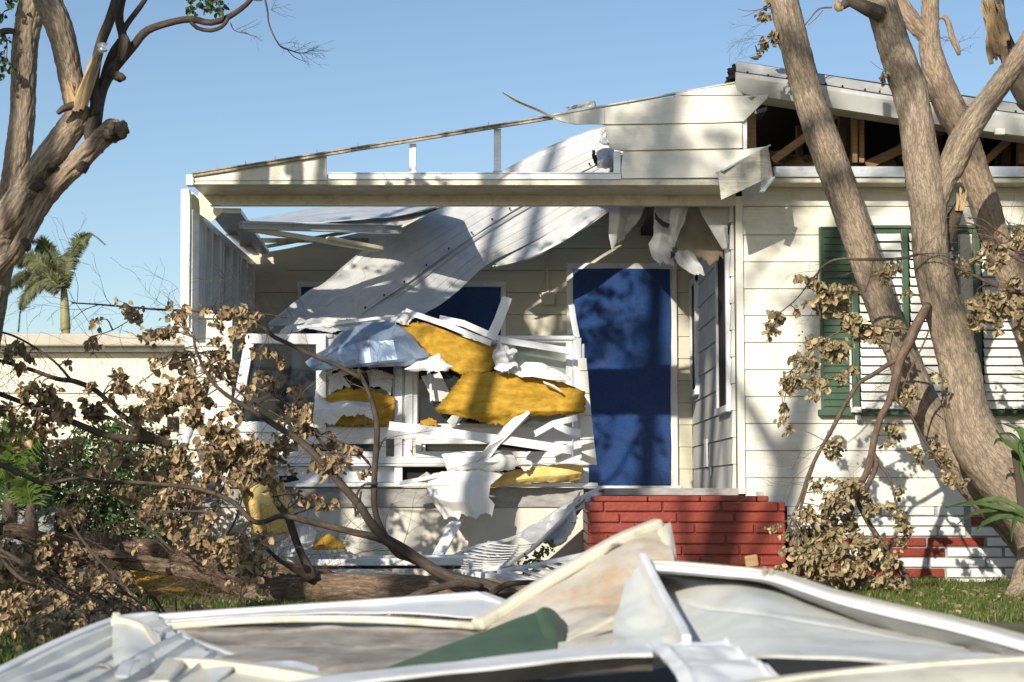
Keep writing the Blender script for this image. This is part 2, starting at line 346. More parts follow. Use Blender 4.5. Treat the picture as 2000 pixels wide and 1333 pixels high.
# ------------------------------------------------------------------ the house
house = thing('damaged_house', 'cream house with torn open porch roof, collapsed porch windows and exposed attic timbers', 'house', (0, YF, 0))
def H(mb, name, m, **k): return mb.build(name, m, k.pop('parent', house), **k)
def clap(mb, x0, x1, ya, zs, d=.014, skip=None):
    """clapboards facing -Y: each board leans out towards its lower edge"""
    for a, b in zip(zs, zs[1:]):
        lo, hi = min(a, b), max(a, b)
        mb.hexa([(x0,ya-d,lo+.004),(x1,ya-d,lo+.004),(x1,ya+.02,lo+.004),(x0,ya+.02,lo+.004),
                 (x0,ya-.002,hi),(x1,ya-.002,hi),(x1,ya+.02,hi),(x0,ya+.02,hi)])
XR = XP(1453, YF, 700); XREND = 5.6
# right-hand front wall
m_gloom = M('attic_gloom', (.022,.019,.016), (.035,.03,.025), 5, .95)  # near-black lining colour, standing for the darkness inside the attic
mb = MB(); zs = [ZP(y, YF) for y in [350,404,460,512.5,565,617.5,670,723,775.5,828,881,934,990]]
clap(mb, XR, XREND, YF, zs)
H(mb, 'front_siding', m_siding)
mb = MB(); mb.box(XR+.002, XREND, YF+.02, YF+.14, 0, ZP(352, YF)); H(mb, 'front_wall_core', m_dark)
mb = MB(); mb.box(XP(1438, YF), XR-.001, YF-.03, YF+.1, ZP(965, YF), ZP(385, YF)); H(mb, 'corner_board', m_siding, bevel=.003)
# brick skirt
cz = .0775; zt = ZP(990, YF)
rows = []                                    # (x0,x1,colour) in photograph pixels, top course first
rows.append([(1537,1640,0),(1646,1718,0),(1722,1826,0),(1831,1884,0),(1896,1990,0),(1996,2100,0)])
rows.append([(1537,1590,0),(1596,1700,0),(1704,1766,0),(1778,1884,0),(1896,1950,1),(1954,2060,1)])
rows.append([(1537,1660,0),(1665,1770,0),(1775,1830,0),(1835,1886,0),(1896,1952,0),(1955,2060,1)])
rows.append([(1537,1600,1),(1604,1700,1),(1704,1808,1),(1811,1922,1),(1926,2030,0),(2034,2140,0)])
rows.append([(1537,1640,1),(1644,1731,0),(1736,1845,1),(1849,1956,0),(1961,2070,0)])
rows.append([(1537,1590,1),(1594,1690,1),(1694,1810,0),(1815,1923,0),(1927,2040,0)])
rows.append([(1537,1660,1),(1664,1726,1),(1730,1843,1),(1847,1955,0),(1960,2070,0)])
rows.append([(1537,1640,0),(1646,1750,0),(1754,1860,0),(1864,1970,0),(1974,2090,0)])
mw, mr, mm = MB(), MB(), MB()
for i, r in enumerate(rows):
    z1 = zt - i*cz; z0 = z1 - cz + .014
    for a, b, c in r:
        (mr if c else mw).box(XP(a, YF, 1060), XP(b, YF, 1060) - .008, YF-.035-.004*rnd.random(), YF+.02, z0, z1)
    for k in range(10):
        a = max(r[-1][1], 2070) + 5 + k*108 + (i % 3)*30
        (mr if (k+i) % 5 == 0 else mw).box(XP(a, YF, 1060), XP(a+103, YF, 1060), YF-.035, YF+.02, z0, z1)
mm.box(XP(1537, YF, 1060), XREND+.5, YF-.018, YF+.02, -.1, zt - .002)
combine('brick_skirt', [(mm, m_mortar), (mw, m_brickw), (mr, m_brickr)], house, bevel=.006)
# eave: gutter trough, fascia
mb = MB(); YG = 13.36
mb.box(XP(1512, YG, 340), XREND, YG-.02, YG+.06, ZP(347, YG), ZP(326, YG)); H(mb, 'wall_top_channel', m_alum, bevel=.004)
mb = MB(); mb.box(XP(1500, YG, 340), XREND, YG+.0, YF-.004, ZP(357, YG), ZP(348, YG)); H(mb, 'eave_fascia', m_creampanel, bevel=.003)
# screws of the channel
# attic: dark lining and timbers
XA = XP(1458, YF, 300)
mb = MB(); z0 = ZP(322, YF); z1 = ZP(190, YF)
mb.box(XA-.6, XREND, YF+.3, YF+8, z0-.12, z0-.06); H(mb, 'ceiling_joist_deck', m_gloom)
mb = MB(); mb.box(XA-.6, XREND+.05, YF+8, YF+8.1, 0, z1+.3); H(mb, 'rear_wall', m_gloom)
mb = MB()
def stud(x0, y0, x1, y1, Y, w=.04, d=.09, m=m_wood, name='truss_member'):
    q = MB(); q.bar(P(x0, y0, Y), P(x1, y1, Y), d, w, up=(0,0,1) if abs(x1-x0) > abs(y1-y0) else (1,0,0)); return H(q, name, m, bevel=.003)
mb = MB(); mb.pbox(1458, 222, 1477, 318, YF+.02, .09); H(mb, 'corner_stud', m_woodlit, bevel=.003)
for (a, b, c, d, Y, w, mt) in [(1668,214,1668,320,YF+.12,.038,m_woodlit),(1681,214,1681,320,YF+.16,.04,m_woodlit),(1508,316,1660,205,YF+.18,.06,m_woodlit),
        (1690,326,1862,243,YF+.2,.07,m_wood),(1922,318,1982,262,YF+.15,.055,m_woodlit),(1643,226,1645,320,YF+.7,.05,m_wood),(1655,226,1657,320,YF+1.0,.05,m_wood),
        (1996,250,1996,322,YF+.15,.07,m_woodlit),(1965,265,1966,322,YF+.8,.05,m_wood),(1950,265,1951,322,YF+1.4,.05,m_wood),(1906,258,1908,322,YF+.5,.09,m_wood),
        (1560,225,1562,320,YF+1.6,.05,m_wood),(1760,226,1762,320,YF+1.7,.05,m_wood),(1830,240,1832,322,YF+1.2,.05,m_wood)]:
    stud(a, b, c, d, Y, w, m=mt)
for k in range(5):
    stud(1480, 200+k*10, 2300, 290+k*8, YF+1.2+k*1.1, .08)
mb = patch([[(1500,300,YF+.5),(1560,304,YF+.5),(1620,310,YF+.5),(1680,308,YF+.5),(1745,318,YF+.5)],[(1480,332,YF+.22),(1560,330,YF+.22),(1620,330,YF+.22),(1680,330,YF+.22),(1760,330,YF+.22)]], 60, 14, crumple=.05, cs=9, fold=.03, seed=3)
H(mb, 'attic_insulation', m_insuldull, smooth=True)
# main roof on the right slope: top skin, two edge bands, soffit
def rl(px): return 0
def slope(px, ya, yb, xa=1436, xb=2300): return ya + (yb-ya)*(px-xa)/(2000-xa)
YR = YE
mb = MB()
for (xa, xb) in [(1440, 2300)]:
    p = [P(1440,120,YR+.1), P(2300,slope(2300,121,204,1440),YR+.1)]
    q = [v + Vector((0, 8.5, .25)) for v in p]
    mb.hexa([p[0]-Vector((0,0,.03)), p[1]-Vector((0,0,.03)), q[1]-Vector((0,0,.03)), q[0]-Vector((0,0,.03)), p[0], p[1], q[1], q[0]])
roof = H(mb, 'roof_deck', m_gloom)
mb = MB(); mb.box(XA-.06, XA-.03, YF+.1, YF+8, ZP(322,YF)-.1, ZP(188,YF)); H(mb, 'attic_side_lining', m_gloom, parent=roof)
def band(ya0, ya1, yb0, yb1, Y, d, name, m, xa=1437, xb=2300, parent=None, wob=.006, out=0):
    """band following the sagging roof edge; ya at x=1436, yb at x=2000"""
    n = 70; vs = []; fs = []
    for i in range(n+1):
        x = xa + (xb-xa)*i/n
        sag = 6*math.sin(min(1, max(0, (x-1560)/500))*math.pi)*.5
        for k, (a, b) in enumerate(((ya0, yb0), (ya1, yb1))):
            v = P(x, slope(x, a, b) + sag, Y); v.y += wob*noise.noise(Vector((x*.012, k*2, 0))) + (out if k else 0)
            vs += [v, v + Vector((0, d, 0))]
    for i in range(n):
        a = i*4; b = a+4
        fs += [(a, b, b+2, a+2), (a+1, a+3, b+3, b+1), (a, a+1, b+1, b), (a+2, b+2, b+3, a+3)]
    fs += [(0,2,3,1), (n*4, n*4+1, n*4+3, n*4+2)]
    q = MB(); q.add(vs, fs); return H(q, name, m, parent=parent or roof)
band(120,142,204,224, YR+.06, .02, 'upper_edge_flashing', m_greymetal, out=-.05)
band(141,151,223,232, YR+.0, .03, 'middle_edge_flashing', m_greymetal)
band(150,178,231,262, YR-.02, .015, 'roof_edge_trim', m_roofsheet, out=.05)
mb = MB()
for i in range(34):
    x = 1462 + i*37 + rnd.uniform(-5, 5); c = P(x, slope(x,137,219)+2, YR+.02); mb.box(c.x-.006, c.x+.006, c.y-.02, c.y+.01, c.z-.006, c.z+.006)
H(mb, 'screws', m_dark, parent=roof)
q = MB()
n = 40
for i in range(n):
    xa = 1440 + 860*i/n; xb = 1440 + 860*(i+1)/n
    a, b = P(xa, slope(xa,178,262)+2, YR+.03), P(xb, slope(xb,178,262)+2, YR+.03)
    a2, b2 = a + Vector((0,.36,.02)), b + Vector((0,.36,.02))
    u = Vector((0,0,.012)); q.hexa([a, b, b2, a2, a+u, b+u, b2+u, a2+u])
H(q, 'roof_soffit', m_cream, parent=roof)
q = MB(); q.pbox(1944, 251, 1963, 263, YR-.06, .03); H(q, 'loose_trim_piece', m_siding, parent=roof, bevel=.002)
mb = patch([[(1442,120,YR+.1),(1436,138,YR+.08),(1436,152,YR+.06)],[(1428,148,YR+.3),(1424,158,YR+.25),(1428,165,YR+.2)]], 12, 8, crumple=.03, cs=22, fold=.03, ragged=.02)
H(mb, 'torn_roofing_felt', m_dark, parent=roof, solid=.01)
mb = patch([[(1446,178,YR+.03),(1462,186,YR+.0),(1480,186,YR)],[(1450,184,YR+.03),(1466,194,YR-.02),(1478,190,YR)]], 14, 6, crumple=.02, cs=30, ragged=.01)
H(mb, 'torn_soffit_scrap', m_rail, parent=roof, solid=.004)

# gable siding over the porch (eave plane)
def board(mb, pts, Y, lean=.014, th=.012):
    """board outline on the photograph; its lower edge stands proud"""
    ys = [p[1] for p in pts]; lo, hi = max(ys), min(ys); n = len(pts)
    fr = []
    for x, y in pts:
        t = (y-hi)/(lo-hi); v = P(x, y, Y); v.y -= lean*t; fr.append(v)
    bk = [v + Vector((0, th, 0)) for v in fr]
    mb.add(fr+bk, [tuple(range(n)), tuple(range(2*n-1, n-1, -1))] + [(i, i+n, (i+1) % n + n, (i+1) % n) for i in range(n)])
mb = MB()
board(mb, [(1320,184),(1380,173),(1424,166),(1436,165),(1440,178),(1452,187),(1320,187)], YE+.01)
board(mb, [(1115,222),(1200,208),(1320,188),(1400,188),(1452,187.5),(1502,185),(1497,194),(1452,238),(1395,241),(1320,242),(1215,243.5),(1120,244)], YE)
board(mb, [(1181,246),(1300,243.5),(1449,240.5),(1449.5,290),(1330,292.5),(1222,295),(1197,292),(1186,272)], YE)
board(mb, [(1217,297),(1320,295),(1450,292.5),(1500,286),(1499,300),(1497,346),(1400,348),(1215,349),(1213,330)], YE)
mb.ppoly([(1100,226),(1430,170),(1446,186),(1446,345),(1222,347),(1222,297),(1190,290),(1186,246)], YE+.0125, .01)
gab = H(mb, 'gable_boards', m_siding, bevel=.002)
mb = MB(); board(mb, [(375,341),(440,331),(520,318),(600,305),(638,300),(638.5,353),(380,354)], YE); board(mb, [(376,354.5),(638,353.5),(638,361),(378,361)], YE-.004, th=.02); H(mb, 'gable_corner_boards', m_creampanel, bevel=.002)
mb = MB(); mb.ppoly([(1449,238),(1459,228),(1459,291),(1450,291)], YE+.02, .02); H(mb, 'gable_end_trim', m_white)
mb = patch([[(980,181,YE-.32),(1010,200,YE-.22),(1045,215,YE-.12),(1078,229,YE-.06),(1110,226,YE-.02)],[(981,179,YE-.33),(1012,196,YE-.24),(1047,211,YE-.14),(1082,226,YE-.06),(1120,221,YE-.02)]], 30, 5)
H(mb, 'curled_board_tip', m_cream, solid=.006, smooth=True, parent=gab)
mb = patch([[(1078,229,YE-.05),(1120,222,YE-.02),(1180,212,YE-.01)],[(1095,238,YE-.05),(1125,243,YE-.03),(1180,243,YE-.02)]], 20, 8)
H(mb, 'bent_board_end', m_siding, solid=.008, smooth=True, parent=gab)
# rake rail
mb = MB()
for (a, b) in [((376,342),(640,300)),((640,300),(1080,229))]:
    A = P(a[0], a[1]-2, YE-.02); B = P(b[0], b[1]-2, YE-.02)
    if a[0] > 900: continue
    mb.bar(A, B, .05, .010); mb.bar(A + Vector((0,.0,-.016)), B + Vector((0,.0,-.016)), .03, .018)
rake = H(mb, 'rake_rail', m_rail, bevel=.002)
mb = MB(); mb.bar(P(1080,226,YE+.03), P(1435,163,YE+.03), .06, .012); H(mb, 'rake_trim', m_creampanel, bevel=.002, parent=rake)
mb = MB()
for x in [424,480,538,620,700,780,860,955,1040,1225,1317]:
    y = 342 - (x-376)*.1595; p = P(x, y-2, YE-.02)
    mb.bar(p, p + Vector((rnd.uniform(-.006,.006), 0, .035)), .004, .004)
H(mb, 'bent_nails', m_rail, parent=rake)
for i, (x, yt, yb, w) in enumerate([(806,281,338,13),(971.5,252,336,14),(1205.5,296,342,14)]):
    mb = MB(); mb.pbox(x-w/2, yt, x+w/2, yb, YE+.03, .04); mb.pbox(x-w/2-2, yb-3, x+w/2+2, yb, YE+.02, .06); H(mb, 'gable_stud', m_alum, bevel=.003)
# beam: track, fascia, soffit, back beam, lip
mb = MB(); mb.pbox(641, 337.5, 1213, 350.5, YE-.01, .07); mb.pbox(641, 337, 1213, 339.5, YE-.018, .08); H(mb, 'bottom_track', m_alum, bevel=.002)
mb = MB(); mb.pbox(376, 351 if 0 else 350.5, 1450, 362, YE+.005, .05)
beam = H(mb, 'porch_beam_fascia', m_creampanel, bevel=.003)
mb = MB(); z = ZP(362, YE)
mb.box(XP(376, YE, 362), XP(1450, YE, 362), YE+.06, YF-.03, z+.0, z+.02); H(mb, 'beam_soffit', m_creampanel, parent=beam)
mb = MB()
mb.box(XP(388,YF,395), XP(1436,YF,395), YF-.03, YF+.03, ZP(403,YF), z+.02)
mb.box(XP(432,YF,395), XP(1136,YF,395), YF-.055, YF-.0305, ZP(404.5,YF), ZP(397,YF)); H(mb, 'rear_beam', m_creampanel, parent=beam, bevel=.003)
mb = MB()
mb.box(XP(388,YF,395), XP(1436,YF,395), YF+.03, YF+.1, ZP(398,YF), ZP(340,YF)); H(mb, 'top_plate', m_creampanel, parent=beam)
# cap at the left corner + downspout + bracket
mb = MB(); mb.pbox(363, 341, 378, 362, YE-.03, .09); H(mb, 'corner_cap', m_siding, bevel=.004)
mb = MB(); mb.ppoly([(353,369),(369,369),(371,386),(371,452),(369,640),(352,640)], YE+.25, .09); H(mb, 'corner_post', m_siding, bevel=.004)
mb = MB(); mb.ppoly([(368,376),(374,374),(414,405),(440,409),(413,434),(372,407)], YF-.1, .012); H(mb, 'bent_corner_bracket', m_cream, bevel=.002)
# porch left wall: sliding window strips
XL = XP(372, YF, 500)
mb = MB(); zt_ = ZP(412, YF); zb_ = ZP(655, YF)
YLB = YB
mb.box(XL-.03, XL+.07, YF-.02, YF+.16, zb_-.1, zt_); mb.box(XL-.02, XL+.05, YF, YLB, zt_-.06, zt_); mb.box(XL-.02, XL+.05, YF, YLB, zb_-.06, zb_+.02)
for k, yy in enumerate([.35,.62,.95,1.25,1.6,1.9,2.2,2.5,2.85]):
    w = .05 if k % 2 else .09; mb.box(XL-.02, XL+.05+.012*(k % 3), YF+yy, YF+yy+w, zb_, zt_-.05)
lw = H(mb, 'screened_side_wall', m_white, bevel=.004)
mb = MB(); mb.box(XL+.0, XL+.012, YF+.1, YLB, zb_, zt_-.05); H(mb, 'pane', m_greymetal, parent=lw)
mb = MB(); mb.box(XL-.04, XL+.04, YF+.1, YLB, 0, zb_-.06); H(mb, 'side_wall_base', m_siding)
mb = MB(); mb.bar(P(440,412,YF+.1), P(500,492,YB-.2), .24, .04); mb.bar(P(446,432,YF+.8)+Vector((.02,0,0)), P(500,492,YB-.3)+Vector((.04,0,0)), .05, .02); H(mb, 'side_top_rail', m_alum, bevel=.004)
for (x, y, Y) in [(440,452,YF+1.1),(468,474,YF+2.0)]:
    mb = MB(); p = P(x, y, Y); mb.box(p.x-.0, p.x+.1, Y, Y+.05, p.z-.03, p.z); H(mb, 'rail_bracket', m_rail, bevel=.002)
mb = MB(); mb.bar(P(480,477,YB-.9), P(500,493,YB-.1), .06, .06); H(mb, 'lamp_batten', m_white, bevel=.005)
# front siding left of the windows
mb = MB(); clap(mb, XP(367,YF,750), XP(452,YF,750), YF, [ZP(y, YF) for y in [618,678,738,795,850,905,950]]); H(mb, 'front_corner_siding', m_siding)
mb = MB(); mb.pbox(366, 612, 436, 622, YF-.03, .25); mb.pbox(440,650,452,940,YF-.02,.02); H(mb, 'corner_ledge', m_creampanel, bevel=.003)
# back wall of the porch
mb = MB(); zs = [ZP(960-43.1*k, YB) for k in range(15)]
clap(mb, XP(488,YB), XP(1350,YB), YB, zs[:11], d=.012)
for k, xa in ((10,560),(11,780),(12,900),(13,1050)): clap(mb, XP(xa,YB), XP(1350,YB), YB, zs[k:k+2], d=.012)
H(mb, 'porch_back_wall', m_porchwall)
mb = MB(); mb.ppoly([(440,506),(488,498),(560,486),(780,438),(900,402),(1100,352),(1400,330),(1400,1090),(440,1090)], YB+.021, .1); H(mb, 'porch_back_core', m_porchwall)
# door
mb = MB(); Y = YB-.05
mb.pbox(1107,514,1323,526,Y,.05); mb.pbox(1107,526,1120,952,Y,.05); mb.pbox(1309,526,1323,952,Y,.05); mb.pbox(1100,949,1330,955,Y-.06,.1)
door = H(mb, 'entry_door', m_white, bevel=.004)
mb = MB(); mb.pbox(1120,526,1309,950,YB-.015,.01); H(mb, 'door_leaf', m_dark, parent=door)
mb = MB(); mb.pbox(580,551,988,561,Y,.05); mb.pbox(580,561,590,960,Y,.05); mb.pbox(978,561,988,960,Y,.05)
bw = H(mb, 'rear_window', m_white, bevel=.004)
mb = MB(); mb.pbox(590,561,978,850,YB-.015,.01); H(mb, 'pane', m_glass, parent=bw)
mb = MB(); mb.pbox(1066,475,1072,573,YB-.04,.025); H(mb, 'conduit', m_porchwall, bevel=.003)
mb = MB(); mb.pbox(1058,571,1084,595,YB-.08,.06); H(mb, 'meter_box', m_porchwall, bevel=.006)
mb = MB(); tube(mb, ppts([(1066,490,1),(1061,520,1),(1062,550,1),(1052,563,1),(1058,585,1),(1062,598,1)], YB-.06), 6, 0, .05); H(mb, 'slack_cable', m_porchwall, smooth=True)
# right side wall of the porch
XS = 1.68; mb = MB()
zs = [ZP(960-43.1*k, YB) for k in range(15)]
for a, b in zip(zs, zs[1:]):
    mb.hexa([(XS-.014,YF+.02,a+.004),(XS+.02,YF+.02,a+.004),(XS+.02,YB-.012,a+.004),(XS-.014,YB-.012,a+.004),(XS-.002,YF+.02,b),(XS+.02,YF+.02,b),(XS+.02,YB-.012,b),(XS-.002,YB-.012,b)])
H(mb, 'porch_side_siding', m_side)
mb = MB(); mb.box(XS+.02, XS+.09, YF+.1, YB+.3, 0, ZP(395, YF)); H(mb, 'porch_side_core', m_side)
def swin(Ya, Yb, pya, pyb, Yref, name):
    z1, z0 = ZP(pya, Yref), ZP(pyb, Yref)
    q = MB(); t = .06
    q.box(XS-.04, XS+.0, Ya, Ya+t, z0, z1); q.box(XS-.04, XS, Yb-t, Yb, z0, z1); q.box(XS-.041, XS, Ya, Yb, z1-t, z1+.001); q.box(XS-.05, XS, Ya-.02, Yb+.02, z0-.03, z0+.02)
    w = H(q, name, m_white, bevel=.003); q = MB(); q.box(XS-.022, XS-.016, Ya+.03, Yb-.03, z0, z1-.03); H(q, 'pane', m_dark, parent=w)
swin(13.68, 14.4, 455, 800, 14.0, 'side_window'); swin(16.0, 16.5, 545, 768, 16.3, 'side_window')
mb = MB(); mb.box(XS-.03, XS-.014, 15.25, 15.42, ZP(912,15.3), ZP(858,15.3)); H(mb, 'side_wall_vent', m_white, bevel=.003)
mb = MB(); mb.box(XS-.03, XS-.014, 15.0, 15.06, ZP(930,15), ZP(912,15)); H(mb, 'side_wall_outlet', m_white, bevel=.003)
# porch floor slab, threshold, knee wall
XK0, XK1 = XP(375, YF, 1000), XP(1140, YF, 1000)
mb = MB(); mb.box(XK0, XP(1440,YF,960), YF+.02, YB+.1, ZP(972,YF), ZP(962,YF)); H(mb, 'porch_floor', m_concrete)
mb = MB(); mb.box(XP(1180,YF,960), XP(1442,YF,960), YF-.03, YF+.3, ZP(968,YF), ZP(954,YF)); H(mb, 'threshold', m_concrete, bevel=.004)
mb = MB(); mb.box(XK0, XK1, YF-.02, YF+.14, ZP(991,YF), ZP(953,YF)); H(mb, 'slab_edge', m_concrete, bevel=.004)
mb = MB(); mb.box(XK0+.01, XK1-.005, YF, YF+.12, -.2, ZP(991.5,YF)); H(mb, 'knee_wall', m_stucco)
mb = MB(); mb.box(XK1+.001, XP(1440,YF), YF+.3, YF+.4, -.2, ZP(972,YF)-.002); H(mb, 'crawl_wall', m_stucco)
mb = MB(); mb.pbox(415, 943, 1168, 951.5, YF-.06, .2); H(mb, 'window_sill_track', m_alum, bevel=.004)
# roof remains over the porch (right strip and back strip)
mb = MB(); a = P(1200,392,YF+.1)
mb.hexa([(XP(1200,YF)+.0,YF+.12,ZP(398,YF)+.35),(XS+.3,YF+.12,ZP(398,YF)+.75),(XS+.3,YB+.1,ZP(398,YF)+.75),(XP(1200,YF),YB+.1,ZP(398,YF)+.35)] +
        [(XP(1200,YF)+.0,YF+.12,ZP(398,YF)+.38),(XS+.3,YF+.12,ZP(398,YF)+.78),(XS+.3,YB+.1,ZP(398,YF)+.78),(XP(1200,YF),YB+.1,ZP(398,YF)+.38)])
H(mb, 'porch_roof_remnant', m_greymetal)
mb = patch([[(470,432,YB),(640,404,YB-.2),(780,398,YB-.6),(880,396,YB-1.0)],[(470,440,YB-1.4),(620,436,YB-1.5),(760,426,YB-1.7),(850,405,YB-2.0)]], 50, 20, crumple=.01, cs=3, rib=lambda v, u: .006*math.sin(v*26), linear=True)
H(mb, 'sagging_roof_pan', m_alum, solid=.006)
mb = patch([[(560,442,YB-1.2),(680,432,YB-1.3),(800,418,YB-1.5),(870,402,YB-1.6)],[(640,443,YB-1.5),(720,440,YB-1.6),(790,438,YB-1.8),(830,420,YB-1.9)]], 30, 8, crumple=.01, cs=5); H(mb, 'torn_roof_pan', m_roofsheet, solid=.006)
mb = MB(); mb.bar(P(470,440,YF+.4), P(782,450,YF+1.4), .05, .065); mb.bar(P(468,437,YF+.38), P(780,441,YF+1.38), .1, .01); H(mb, 'collapsed_rafter', m_alum, bevel=.003)
mb = MB(); mb.bar(P(482,447,YF+.5), P(735,487,YF+1.2), .05, .04); mb.bar(P(640,466,YF+.9), P(745,486,YF+1.15), .08, .03); H(mb, 'collapsed_rafter', m_cream, bevel=.003)
mb = MB(); mb.bar(P(498,486,YB-.1), P(700,450,YB-.1), .03, .03); mb.bar(P(498,470,YB-.3), P(720,470,YB-.3), .03, .04); H(mb, 'ceiling_trim', m_rail)
# white porch windows in the collapsed front
def frame(mb, pts, Y, w=.05, d=.06):         # bars round a pixel outline
    n = len(pts)
    for i in range(n):
        a = P(*pts[i], Y); b = P(*pts[(i+1) % n], Y); t = (b-a).normalized()*w*.5
        mb.bar(a-t*.98 if i % 2 == 0 else a+t, b+t*.98 if i % 2 == 0 else b-t, d, w, up=(0,0,1) if i % 2 == 0 else (1,0,0))
def glazed(pts, Y, w, name='porch_window', g=m_glass, d=.06, label=None, inset=None):
    q = MB(); frame(q, pts, Y, w, d)
    c = [(sum(p[0] for p in pts)/4), (sum(p[1] for p in pts)/4)]
    inn = [(c[0]+(x-c[0])*.93, c[1]+(y-c[1])*.93) for x, y in pts]; frame(q, inn, Y+.012, w*.5, d*.7)
    o = H(q, name, m_white, bevel=.004)
    q = MB(); q.ppoly(pts, Y+.02, .006); H(q, 'pane', g, parent=o); return o
glazed([(489,662),(628,664),(628,838),(458,834)], YF-.04, .075)
o = glazed([(640,664),(776,660),(776,838),(640,838)], YF, .07, g=m_glass)
glazed([(808,664),(978,664),(978,838),(808,838)], YF, .06)
o = glazed([(1000,664),(1112,664),(1112,838),(1000,838)], YF, .05, g=m_paleglass)
q = MB(); q.ppoly([(1010,700),(1022,700),(1022,716),(1010,716)], YF-.01, .01)
for (x0, x1) in [(470,590),(600,748),(818,1112)]:
    glazed([(x0,862),(x1,862),(x1,888),(x0,888)], YF-.03, .045, name='awning_window')
mb = MB()
mb.pbox(438,834,1136,858,YF-.05,.07); mb.pbox(438,858.5,600,862,YF-.05,.06)
mb.pbox(430,892,1142,906,YF-.05,.07); mb.pbox(430,907,1150,911,YF-.07,.1)
mb.pbox(770,720,786,905,YF-.045,.06); mb.pbox(790,720,806,905,YF-.045,.06); mb.pbox(786,720,790,905,YF-.02,.03)
mb.pbox(1120,660,1136,905,YF-.045,.06); mb.pbox(1136,672,1142,905,YF-.03,.05)
mb.pbox(975,656,1124,664,YF-.05,.07); mb.pbox(470,652,650,660,YF-.05,.08)
H(mb, 'window_mullions', m_white, bevel=.005)
mb = MB(); 
for (a,b) in [(430,470),(560,640),(770,786),(900,925),(1120,1150)]: q = MB(); q.pbox(a,912,b,943,YF-.04,.04); H(q, 'sill_block', m_white, bevel=.003)
mb = MB(); mb.pbox(440,912,780,942,YF+.02,.01); H(mb, 'sill_panel', m_white)
mb = MB(); mb.pbox(1118,912,1150,940,YF+.03,.01); mb.pbox(780,912,1118,942,YF+.04,.01); H(mb, 'sill_gap', m_dark)
# broken siding edge right of the windows
mb = MB()
for i, (xa, ya, yb) in enumerate([(1137,700,724),(1138,725,768),(1139,769,811),(1141,812,858),(1144,859,908)]):
    board(mb, [(xa-8,ya),(xa+8+i*2,ya),(xa+10+i*3,yb),(xa-8,yb)], YF-.075, lean=.012)
H(mb, 'cut_siding_edge', m_siding)
# the louvred window of the right wall
win = bpy.data.objects.new('louvred_window', None); col.objects.link(win); win.parent = house; win.matrix_parent_inverse = Matrix.Translation(-house.location)
YW = YF-.06
mb = MB(); mb.pbox(1680,450,2060,805,YF-.03,.012); H(mb, 'pane', m_dark, parent=win)
mb = MB(); mb.pbox(1660,440,2090,446,YW-.03,.09); mb.pbox(1664,446,2085,457,YW-.01,.05); mb.pbox(1600,800,2090,812,YW-.02,.08); H(mb, 'green_frame', m_green, parent=win, bevel=.004)
mb = MB(); mb.pbox(1606,444,1664,808,YW,.03); mb.pbox(1603,444,1608,812,YW-.01,.045); mb.pbox(1603,443,1666,447,YW-.012,.05)
z = 455
while z < 806:
    mb.pbox(1609,z,1664,z+9,YW-.012,.014); z += 13.2
H(mb, 'side_shutter', m_green, parent=win, bevel=.002)
mb = MB()
for (a, b) in [(1664,1678),(1763,1777),(1864,1875),(1904,1918),(2040,2054)]:
    mb.pbox(a,447,b,800,YW-.045,.04)
H(mb, 'shutter_stile', m_green, parent=win, bevel=.008)
mb = MB()
for (a, b) in [(1678,1763),(1777,1864),(1918,2040)]:
    z = 458; k = 0
    while z < 797:
        j = rnd.uniform(-.5, .5); zc = ZP(z+7+j, YW)
        sg = rnd.uniform(-.002,.002)
        mb.hexa([(XP(a,YW),YW-.045,zc-.030),(XP(b,YW),YW-.045,zc-.030+sg),(XP(b,YW),YW-.040,zc-.032+sg),(XP(a,YW),YW-.040,zc-.032),
                 (XP(a,YW),YW-.015,zc+.029),(XP(b,YW),YW-.015,zc+.029+sg),(XP(b,YW),YW-.010,zc+.027+sg),(XP(a,YW),YW-.010,zc+.027)])
        z += 17.2
H(mb, 'louvre_slats', m_slat, parent=win)
mb = MB(); mb.pbox(1877,447,1903,800,YW-.0,.05); mb.pbox(1870,447,1876,800,YW+.0,.03); H(mb, 'window_jamb', m_siding, parent=win, bevel=.003)
mb = MB(); mb.pbox(1662,795,1683,806,YW-.055,.01); mb.pbox(1671,812,1681,820,YW-.03,.02); mb.pbox(1660,676,1664,796,YW-.04,.02); H(mb, 'latch', m_white, parent=win, bevel=.002)

# ------------------------------------------------------------------ red stoop
YS = 12.62
x0, x1 = XP(1148,YS,1040), XP(1537,YS,1040); zt2 = ZP(981,YS); zc = .0755
stp = thing('brick_stoop', 'red painted brick stoop with a stepped top below the tarp covered doorway', 'stoop', ((x0+x1)/2, YS, 0))
mb = MB(); mm = MB()
for i in range(9):
    z1 = zt2 - i*zc; z_0 = z1-zc+.010; x = x0
    r = random.Random(i+3); first = .12 + .3*((i*.37) % 1)
    while x < x1-.01:
        L_ = first if x == x0 else .40+.02*r.random(); e = min(x+L_, x1)
        if x1-e < .05: e = x1
        mb.box(x, e-.009, YS+.008*r.random(), YS+.1, z_0, z1); x = e
    for side in (x0,):
        y = YS+.1005; 
        while y < YF-.06:
            e = min(y+.3, YF-.055); mb.box(x0+.003*r.random(), x0+.1, y, e-.006, z_0, z1); y = e
    mb.box(x1-.1, x1-.002*r.random(), YS+.102, YF-.06, z_0, z1)
mm.box(x0+.016, x1-.016, YS+.022, YF-.06, -.1, zt2-.006)
mb2 = MB(); xa, xb = XP(1160,YS+.08,975), XP(1503,YS+.08,975); z1 = ZP(969,YS+.08)
x = xa; r = random.Random(4)
while x < xb-.02:
    e = min(x+.36+.1*r.random(), xb); mb2.box(x, e-.005, YS+.08, YS+.3, zt2+.001, z1); x = e
mb2.box(xa, xb, YS+.3, YF-.06, zt2+.001, z1-.004)
